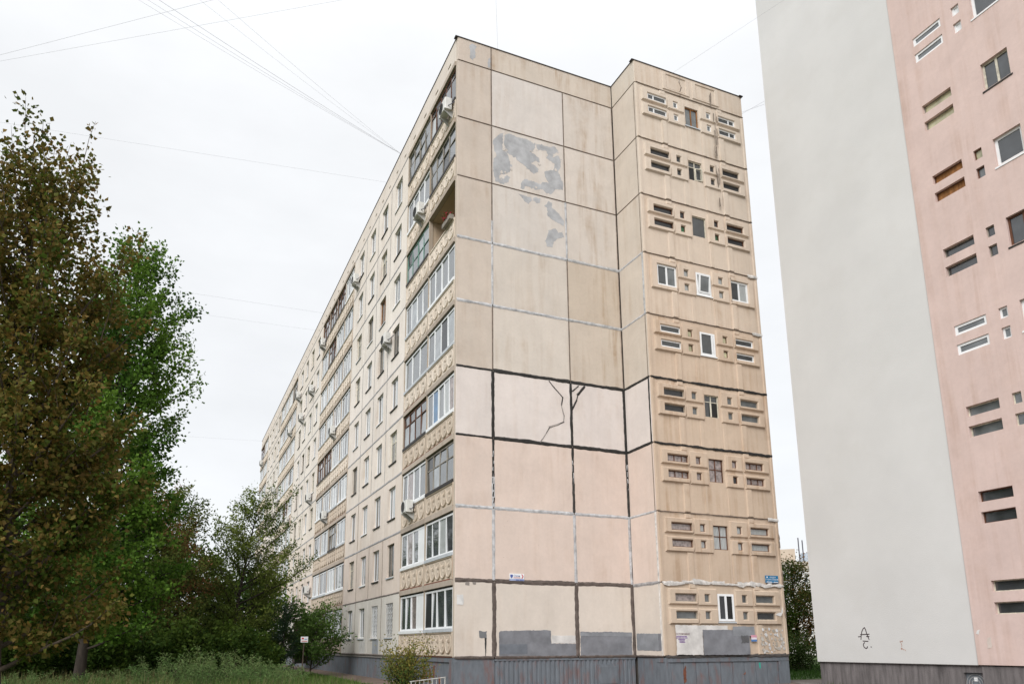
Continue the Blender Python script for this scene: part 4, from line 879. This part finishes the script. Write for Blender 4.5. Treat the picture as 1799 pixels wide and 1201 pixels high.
def tree(name, label, base, height, cb, env, seed, lean=(0, 0), nlimb=30, elev=45, leaf=.1, per_m=40, palette=((.05, .08, .02),), r0=.16, width=.8, sec_step=.35, spread=.14, bark='bark', group=None, cat='tree', az_env=None, droop=.0, fork=None, trunk_bend=.15, side_len=.5, thin_top=0.0, shoots=0, shoot_len=1.6, clump=1.0):
    g = np.random.default_rng(seed); base = np.array(base, float); lean = np.array([lean[0], lean[1], 0.])
    N_ = 14; tt = np.linspace(0, 1, N_); wob = np.cumsum(g.normal(0, trunk_bend / N_ * 2, (N_, 3)), 0); wob[:, 2] = 0; wob -= wob[0]
    trunk = np.stack([tt * 0, tt * 0, tt * height], 1) + lean * tt[:, None] ** 1.2 + wob
    lines = [(trunk, r0 * (1 - tt * .93) ** .9 * np.where(tt < .04, 1.25, 1))]; LP = []; LD = []
    at = lambda t: np.array([np.interp(t, tt, trunk[:, i]) for i in range(3)])
    for i in range(nlimb):
        t0 = cb + (1 - cb) * ((i + g.uniform(.1, .9)) / nlimb) ** .9 * .98; az = i * 2.399963 + g.normal(0, .35); p = at(t0)
        L = np.interp(t0, env[0], env[1]) * g.uniform(.72, 1.12) * (az_env(az) if az_env else 1); L = max(L, .35); e = R(elev) + g.normal(0, .12) + (t0 - .5) * .6
        m_ = 7; s = np.linspace(0, 1, m_); dirh = np.array([math.cos(az), math.sin(az), 0]); pts = p + dirh * (s * L)[:, None] * (1 if elev < 60 else .8) + np.array([0, 0, 1]) * ((s ** 1.15) * L * math.tan(min(e, 1.08)) * .75 - droop * L * s ** 2)[:, None] + np.cumsum(g.normal(0, L * .02, (m_, 3)), 0) * s[:, None]
        rl = min(r0 * (1 - t0) * .5 + .010, .03 + L * .010); lines.append((pts, rl * (1 - s * .85)))
        lim = lambda q: np.array([np.interp(q, s, pts[:, j]) for j in range(3)]); tang = unit(pts[-1] - pts[0])
        ns = max(3, int(L / sec_step * 1.6))
        for k in range(ns + 1):
            q = .18 + .82 * (k + g.uniform(0, .8)) / (ns + .8); q = min(q, 1); sp = lim(q); L2 = (side_len * L * (1.12 - q) + .28) * g.uniform(.6, 1.2) if k < ns else .5
            d2 = unit(tang * .75 + unit(g.normal(0, 1, 3) * np.array([1, 1, .55])) * .95 + np.array([0, 0, .25 - droop])) if k < ns else unit(tang + np.array([0, 0, .35]))
            s2 = np.linspace(0, 1, 4); pts2 = sp + d2 * (s2 * L2)[:, None] + np.array([0, 0, 1]) * ((.12 - droop) * L2 * s2 ** 2)[:, None]; lines.append((pts2, max(.006, rl * (1 - q * .8) * .5) * (1 - s2 * .7)))
            nl = int(per_m * L2 * g.uniform(.6, 1.25) * (1 - thin_top * max(0, (t0 + q * .12 - .45)) / .55)) + 3; f = g.uniform(.08, 1.03, nl); o = g.normal(0, spread, (nl, 3)) * (.45 + f[:, None] * .75)
            LP.append(sp + d2 * (f * L2)[:, None] + o); LD.append(unit(o) * .8 + d2 * .4 + np.array([0, 0, -.15]))
    for i in range(shoots):                                   # upright leader shoots that fray the top of the crown
        t0 = g.uniform(.5, .93); az = g.uniform(0, 2 * np.pi); rr = np.interp(t0, env[0], env[1]) * g.uniform(.1, .8); p = at(t0) + np.array([math.cos(az) * rr, math.sin(az) * rr, rr * .6]); L = shoot_len * g.uniform(.6, 1.2)
        s = np.linspace(0, 1, 6); d = unit(np.array([math.cos(az) * .22, math.sin(az) * .22, 1]) + g.normal(0, .06, 3)); pts = p + d * (s * L)[:, None] + np.cumsum(g.normal(0, .02, (6, 3)), 0); lines.append((pts, .012 * (1 - s * .75)))
        nl = int(34 * L); f = g.uniform(.1, 1.02, nl); o = g.normal(0, 1, (nl, 3)) * np.array([1, 1, .5]) * (.05 + .10 * (1 - f[:, None])); LP.append(p + d * (f * L)[:, None] + o); LD.append(unit(o) + np.array([0, 0, .1]))
    LP = np.concatenate(LP); LD = np.concatenate(LD)
    keep = LP[:, 2] > .12; LP, LD = LP[keep], LD[keep]
    t = thing(name, label, cat, base, 0, group)
    put('trunk', limbs_mesh('trunk', lines, bark, 6), t, base); put('crown', leaves('crown', LP, LD, leaf, g, palette, width), t, base)
    return t, len(LP)

def herb(name, label, base, rad, height, nstem, nleaf, leaf, palette, seed, width=.3, cat='shrub', lean=.35, group=None, stem_r=.008, mat='bark', low=.08, flop=.5, spread=.05):
    """Many thin stems from one root with leaves all along: weeds, shrubs, saplings."""
    g = np.random.default_rng(seed); lines = []; LP = []; LD = []
    for i in range(nstem):
        az = g.uniform(0, 2 * np.pi); q = g.uniform(0, 1) ** .6; h = height * g.uniform(.55, 1.05) * (1 - .35 * q * q); s = np.linspace(0, 1, 6); o = np.array([math.cos(az), math.sin(az), 0])
        pts = o * rad * q * .55 + o * (rad * q * .6 * s ** 1.5)[:, None] + np.array([0, 0, 1]) * (s * h)[:, None] + np.cumsum(g.normal(0, .012 * height, (6, 3)), 0)
        lines.append((pts, stem_r * (1 - s * .8))); f = low + (1 - low) * g.uniform(0, 1, nleaf) ** .8; p = np.stack([np.interp(f, s, pts[:, j]) for j in range(3)], 1)
        off = g.normal(0, 1, (nleaf, 3)) * np.array([1, 1, .5]) * spread * height * (1.15 - f[:, None] * .7); LP.append(p + off); LD.append(unit(off) + np.array([0, 0, .25]))
    t = thing(name, label, cat, base, 0, group); LP = np.concatenate(LP); LD = np.concatenate(LD); keep = LP[:, 2] > .02
    put('stems', limbs_mesh('stems', lines, mat, 4), t, base); put('foliage', leaves('foliage', LP[keep], LD[keep], leaf, g, palette, width, flop), t, base); return t

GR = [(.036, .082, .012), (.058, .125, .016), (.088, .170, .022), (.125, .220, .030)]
BR = [(.055, .080, .013), (.105, .100, .020), (.180, .110, .028), (.078, .112, .017), (.205, .128, .042), (.065, .104, .015)]
MP = [(.050, .082, .018), (.085, .122, .025), (.130, .155, .034), (.095, .110, .028), (.210, .100, .042)]
OL = [(.075, .110, .022), (.120, .165, .032), (.185, .220, .050)]
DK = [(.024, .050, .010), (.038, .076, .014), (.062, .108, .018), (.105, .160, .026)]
WD = [(.080, .150, .042), (.110, .195, .058), (.145, .230, .080), (.185, .240, .090)]

tree('poplar_tree', 'tall poplar with browning autumn leaves, foremost of the trees on the lawn', (-12.15, -11.1, GZ), 10.0, .10, ([0, .2, .42, .6, .8, .93, 1], [1.5, 1.75, 1.75, 1.55, 1.25, .95, .5]), 3, (-.5, -.1), 72, 55, .092, 260, BR, .14, .8, .38, .095, thin_top=.6, shoots=40, shoot_len=1.5)
tree('linden_tree', 'big fresh green tree with ragged lobed crown behind the browning poplar', (-12.3, 4.2, GZ), 16.6, .08, ([0, .1, .35, .6, .75, .88, 1], [2.4, 2.6, 2.7, 2.65, 2.35, 1.5, .5]), 11, (.8, .2), 84, 44, .14, 150, GR, .2, .8, .55, .15, bark='bark_dark', az_env=lambda a: .92 + .2 * math.sin(a * 3 + .6), thin_top=.45, shoots=22, shoot_len=2.0)
tree('maple_tree', 'spreading maple with rusty tips and dark open branches behind the weeds', (-10.8, 14.1, GZ), 8.6, .16, ([0, .25, .5, .75, 1], [2.6, 3.7, 3.7, 2.7, .8]), 23, (.8, 0), 40, 34, .14, 105, MP, .15, .6, .5, .14, bark='bark_dark')
tree('maple_tree', 'olive green maple leaning towards the long side of the panel block', (-6.6, 15.9, GZ), 9.3, .10, ([0, .2, .45, .7, 1], [2.4, 3.0, 3.0, 2.0, .6]), 31, (1.2, -.4), 44, 42, .14, 85, OL, .13, .55, .5, .13, bark='bark_dark', az_env=lambda a: 1 + .18 * math.cos(a))
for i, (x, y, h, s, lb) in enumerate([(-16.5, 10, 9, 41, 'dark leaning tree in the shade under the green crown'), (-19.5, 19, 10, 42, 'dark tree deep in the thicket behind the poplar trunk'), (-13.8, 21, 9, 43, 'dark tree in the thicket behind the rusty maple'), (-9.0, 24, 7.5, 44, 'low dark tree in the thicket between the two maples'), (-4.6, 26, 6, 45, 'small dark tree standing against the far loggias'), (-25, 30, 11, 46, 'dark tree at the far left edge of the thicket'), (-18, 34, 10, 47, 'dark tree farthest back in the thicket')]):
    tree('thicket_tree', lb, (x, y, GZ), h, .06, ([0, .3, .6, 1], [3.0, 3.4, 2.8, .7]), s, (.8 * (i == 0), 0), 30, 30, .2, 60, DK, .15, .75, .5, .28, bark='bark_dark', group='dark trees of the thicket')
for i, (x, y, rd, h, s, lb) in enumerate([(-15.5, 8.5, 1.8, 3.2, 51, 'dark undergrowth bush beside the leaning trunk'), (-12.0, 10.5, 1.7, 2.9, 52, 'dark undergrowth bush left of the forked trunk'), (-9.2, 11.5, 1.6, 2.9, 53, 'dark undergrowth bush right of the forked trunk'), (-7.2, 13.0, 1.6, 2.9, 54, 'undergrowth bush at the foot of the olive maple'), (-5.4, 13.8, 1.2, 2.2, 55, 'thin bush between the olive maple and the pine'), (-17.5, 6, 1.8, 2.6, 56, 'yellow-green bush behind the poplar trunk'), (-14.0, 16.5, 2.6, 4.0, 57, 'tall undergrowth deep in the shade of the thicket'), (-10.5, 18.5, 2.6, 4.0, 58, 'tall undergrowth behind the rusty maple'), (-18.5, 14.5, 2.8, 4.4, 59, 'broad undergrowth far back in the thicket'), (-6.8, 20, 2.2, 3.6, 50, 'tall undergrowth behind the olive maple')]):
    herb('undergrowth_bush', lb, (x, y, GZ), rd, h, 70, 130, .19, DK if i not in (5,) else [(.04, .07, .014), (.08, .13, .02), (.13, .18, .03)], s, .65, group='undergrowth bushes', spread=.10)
# weeds in front of the thicket
WL = ['beside the yellow-green bush', 'below the big green tree', 'below the rusty maple, left clump', 'below the rusty maple, tall feathery clump', 'between the rusty and the olive maple', 'below the olive maple', 'beside the sign post']
for i, (x, y, rd, h) in enumerate([(-13.6, 3.0, 1.0, .75), (-11.4, 3.2, 1.0, .8), (-9.7, 3.0, 1.0, 1.3), (-8.4, 2.6, 1.1, 1.55), (-7.2, 3.4, 1.0, 1.35), (-6.3, 2.6, 1.0, 1.1), (-5.4, 4.4, .9, .9)]):
    herb('weed_clump', 'grey-green feathery weeds ' + WL[i], (x, y, GZ), rd * 1.25, h * 1.08, 40, 80, .11, WD, 60 + i, .17, 'weeds', group='feathery weeds in front of the thicket', stem_r=.006, spread=.07)
tree('shrub', 'leafy green bush growing against the ground-floor loggias by the sign post', (-2.4, 15.4, GZ), 2.9, .1, ([0, .4, .7, 1], [1.3, 1.6, 1.2, .4]), 73, (0, 0), 26, 50, .13, 90, [(.04, .085, .02), (.07, .13, .028), (.11, .18, .04)], .05, .7, .3, .16, cat='shrub')
tree('pine_tree', 'slim young pine with dark needles beside the leafy bush', (-4.0, 14.4, GZ), 3.6, .1, ([0, .2, .6, 1], [.7, .8, .45, .1]), 74, (0, 0), 30, 18, .11, 160, [(.018, .040, .022), (.03, .06, .03)], .04, .14, .2, .05, cat='pine', bark='bark_dark')
tree('rose_bush', 'small yellowing rose bush with dark twiggy stems at the block corner', (-3.29, -4.85, GZ), .85, .12, ([0, .3, .6, 1], [.44, .52, .52, .42]), 75, (0, 0), 30, 50, .075, 95, [(.045, .09, .022), (.075, .13, .03), (.12, .15, .035), (.28, .22, .05)], .022, .5, .2, .07, cat='bush', bark='bark_dark')
# beyond the gap between the two blocks
tree('birch_tree', 'sparse tree with orange-tinged leaves seen through the gap between the blocks', (28.6, 12.2, GZ), 6.6, .1, ([0, .3, .55, .75, 1], [1.9, 2.3, 2.1, 1.2, .35]), 81, (.2, 0), 40, 46, .14, 60, [(.045, .080, .016), (.080, .115, .024), (.17, .125, .035), (.32, .16, .05)], .13, .75, .4, .2, bark='bark_dark')
tree('broadleaf_tree', 'darker green tree beside the orange-tinged one in the gap', (26.0, 12.2, GZ), 5.2, .06, ([0, .4, .7, 1], [1.7, 1.9, 1.5, .5]), 82, (0, 0), 34, 38, .14, 85, DK, .11, .75, .4, .2, bark='bark_dark')
herb('shrub', 'bright green shrub at the end of the alley between the blocks', (25.2, 8.6, GZ), 1.6, 2.6, 50, 70, .14, [(.02, .04, .01), (.05, .09, .02), (.09, .12, .035)], 83, .6, spread=.09)
herb('shrub', 'dark shrub behind the corner of the sculpted bay', (21.6, 7.4, GZ), 1.3, 1.9, 50, 60, .13, DK, 84, .6, spread=.09)
herb('shrub', 'rounded shrub in the alley beside the white wall', (27.2, 6.6, GZ), 1.5, 2.2, 50, 60, .13, DK, 85, .6, spread=.09)
herb('geranium_foliage' if False else 'geranium', 'red flowering geraniums spilling from the wooden loggia box', FAC.pt(-.8, -.12, 17.86), .4, .38, 22, 14, .07, [(.03, .07, .02), (.05, .10, .02), (.50, .03, .07), (.55, .04, .10)], 86, .8, 'flowers', stem_r=.004)

# grass
def grass(name, area, n, h, seed, pal, base_z):
    g = np.random.default_rng(seed); P = np.c_[g.uniform(area[0], area[1], n), g.uniform(area[2], area[3], n), np.zeros(n)]
    cl = .5 + .5 * np.sin(P[:, 0] * 1.9 + np.sin(P[:, 1] * 1.1) * 2) * np.sin(P[:, 1] * 1.6); P = P[g.uniform(0, 1, n) < .35 + .65 * cl]; n = len(P)
    D = g.normal(0, .35, (n, 3)); D[:, 2] = 1; D = unit(D); hh = h * g.uniform(.4, 1.3, (n, 1)); s = unit(np.cross(D, g.normal(0, 1, (n, 3)))) * .012
    V = np.stack([P - s, P + s, P + D * hh], 1).reshape(-1, 3); F = np.arange(n)[:, None] * 3 + [0, 1, 2]
    pal = np.array(pal); col = pal[g.integers(0, len(pal), n)] * g.uniform(.7, 1.25, (n, 1)); return stuff(put(name, fast_mesh(name, V, F, 'grass_blade', np.repeat(col, 3, 0)), None, (0, 0, base_z)))
def tg(o, l): o['label'] = l; o['category'] = 'grass'; return o
tg(grass('grass', (-19, -2.0, -3, 22), 90000, .17, 91, [(.05, .10, .015), (.07, .13, .02), (.09, .15, .03)], GZ), 'short green grass of the lawn beside the block')
tg(grass('tall_grass', (-18.5, -9.5, 1, 6), 3500, .75, 92, [(.20, .17, .08), (.16, .15, .06), (.09, .12, .04)], GZ), 'tall dry grass stalks under the trees')
tg(grass('tall_grass', (-14.5, -3.6, -1.5, 3.2), 9000, .55, 95, [(.07, .13, .03), (.10, .17, .04), (.13, .18, .05), (.20, .18, .09)], GZ), 'long green grass in front of the feathery weeds')
tg(grass('grass', (15.8, 34, .4, 16), 26000, .22, 93, [(.03, .08, .012), (.05, .11, .02)], GZ), 'green grass in the gap between the blocks')
tg(grass('grass', (12.9, 13.7, -12, -4), 700, .2, 94, [(.06, .10, .02), (.12, .12, .05)], GZ), 'sparse grass growing along the white wall plinth')

# ------------------------------------------------------------------ small things on the lawn
sp = thing('sign_post', 'small white notice board on a thin brown post standing in the lawn', 'sign', (-3.8, 9.6, GZ), R(-20))
put('post', MB().tube((0, 0, 0), (.05, 0, 1.95), .032, 6, .028).data('post', 'bark'), sp, (-3.8, 9.6, GZ), R(-20))
bd = put('board', MB().box(-.10, .23, -.05, -.03, 1.72, 1.98).data('board', 'sign_white'), sp, (-3.8, 9.6, GZ), R(-20))
put('printing', MB().box(-.06, .04, -.054, -.051, 1.86, 1.93).box(-.06, .20, -.054, -.051, 1.76, 1.79).data('printing', 'sign_red'), bd, (-3.8, 9.6, GZ), R(-20)); put('printing', MB().box(.07, .2, -.054, -.051, 1.85, 1.88).data('printing', 'sign_ink'), bd, (-3.8, 9.6, GZ), R(-20))
fa = math.atan2(-.29, .87); fn = thing('garden_fence', 'low pale metal garden fence beside the rose bush', 'fence', (-3.44, -5.85, GZ), fa)
for z in (.10, .60): put('rail', MB().tube((-.02, 0, z + .0), (.95, 0, z + .11 * (z > .3)), .016, 6).data('rail', 'fence_metal'), fn, (-3.44, -5.85, GZ), fa)
for i in range(9): put('bar', MB().tube((.02 + i * .114, 0, -.02), (.02 + i * .114, 0, .60 + .0128 * i), .018 if i in (0, 5, 8) else .009, 6).data('bar', 'fence_metal'), fn, (-3.44, -5.85, GZ), fa)

# ------------------------------------------------------------------ overhead wires
def wire(p0, p1, r, sag, label, group):
    p0, p1 = np.array(p0, float), np.array(p1, float); s = np.linspace(0, 1, 40); pts = (p1 - p0) * s[:, None]; pts[:, 2] -= sag * 4 * s * (1 - s)
    o = put('overhead_wire', limbs_mesh('overhead_wire', [(pts, np.full(40, r * .65))], 'cable', 5), None, p0); tag(o, label, 'wire', group)
A0 = np.array((0., 8.7, 26.42))
for q, r in (((-11.93, 1.53, 25), .006), ((-11.62, 1.4, 25), .007), ((-11.26, 1.24, 25), .010), ((-9.89, .67, 25), .005), ((-9.28, .41, 25), .006)):
    wire(A0, A0 + (np.array(q) - A0) * 2.6, r, .5, 'thin dark wire of the bundle fanning out from the roof edge', 'wire bundle fanning from the roof edge')
for a, c, r, l in (((-30, 18.7, 27), (9, -12.1, 27), .007, 'single wire crossing the open sky above the bundle'), ((-33, 19.96, 27), (9, -8.8, 27), .006, 'lower of the two wires crossing the open sky'), ((.1, 11.35, 26.35), (-60, 20.7, 27), .006, 'wire running from the roof to behind the poplar top'),
                   ((.1, 30.0, 26.35), (-60, 33.6, 27), .008, 'upper wire leaving the roof above the second loggia stack'), ((.1, 33.6, 26.35), (-60, 37.6, 27), .007, 'lower wire leaving the roof past the second loggia stack'), ((.1, 71, 26.3), (-70, 84, 27), .010, 'wire leaving the far end of the roof'),
                   ((1.96, .1, 26.39), (-.35, -4.4, 32.5), .006, 'lone wire rising steeply from the gable roof edge'), ((9.3, -.5, 26.2), (13.9, -10.6, 27.2), .006, 'wire strung from the bay roof to the white block'), ((13.9, 0, 26.3), (17.5, -3.7, 26.9), .008, 'upper wire between the two roofs in the gap'), ((13.9, 1.5, 26.3), (16.6, -3.7, 27.0), .008, 'lower wire between the two roofs in the gap')):
    wire(a, c, r, .0, l, 'single overhead wires')

# ------------------------------------------------------------------ far block seen through the gap
fr_ = thing('apartment_building', 'distant pale apartment block with rooftop hut seen through the gap', 'building', (76, 57, GZ), R(-45))
FW = Wall((76, 57, 0), R(-45))
put('wall', MB().box(-22, 22, 0, 12, GZ, 11.2).data('wall', 'far_wall'), fr_, FW.pt(0, 0, 0), FW.rz, (.66, .63, .60, 1))
put('parapet', MB().box(-22.2, 22.2, -.25, 12.2, 11.2, 12.3).data('parapet', 'far_wall'), fr_, FW.pt(0, 0, 0), FW.rz, (.55, .49, .41, 1))
put('roof_hut', MB().box(-4.2, -.8, 3, 7, 12.3, 14.6).data('roof_hut', 'far_wall'), fr_, FW.pt(0, 0, 0), FW.rz, (.50, .42, .34, 1))
put('roof_sheet', MB().box(0, 9, 4, 9, 12.3, 14.0).data('roof_sheet', 'far_wall'), fr_, FW.pt(0, 0, 0), FW.rz, (.42, .48, .55, 1))
for u, h in ((-.2, 16.3), (-4.6, 15.4), (.35, 15.9)): put('mast', MB().tube((u, 3.4, 12.2), (u, 3.4, h), .09, 5).data('mast', 'wire'), fr_, FW.pt(0, 0, 0), FW.rz)
for k in range(4):
    for i in range(-9, 10):
        if abs(i) < 7: window(fr_, FW, i * 2.3 - .65, k * H + .8, 1.3, 1.5, -.03, .09, (.5,), (), 'pvc', 'glass_soft')
for i in range(-14, 15): put('parapet_slot', cached(('fslot',), lambda: MB().box(0, .7, -.02, .02, 0, .22).data('parapet_slot', 'coping')), fr_, FW.pt(i * 1.5, -.25, 11.65), FW.rz)
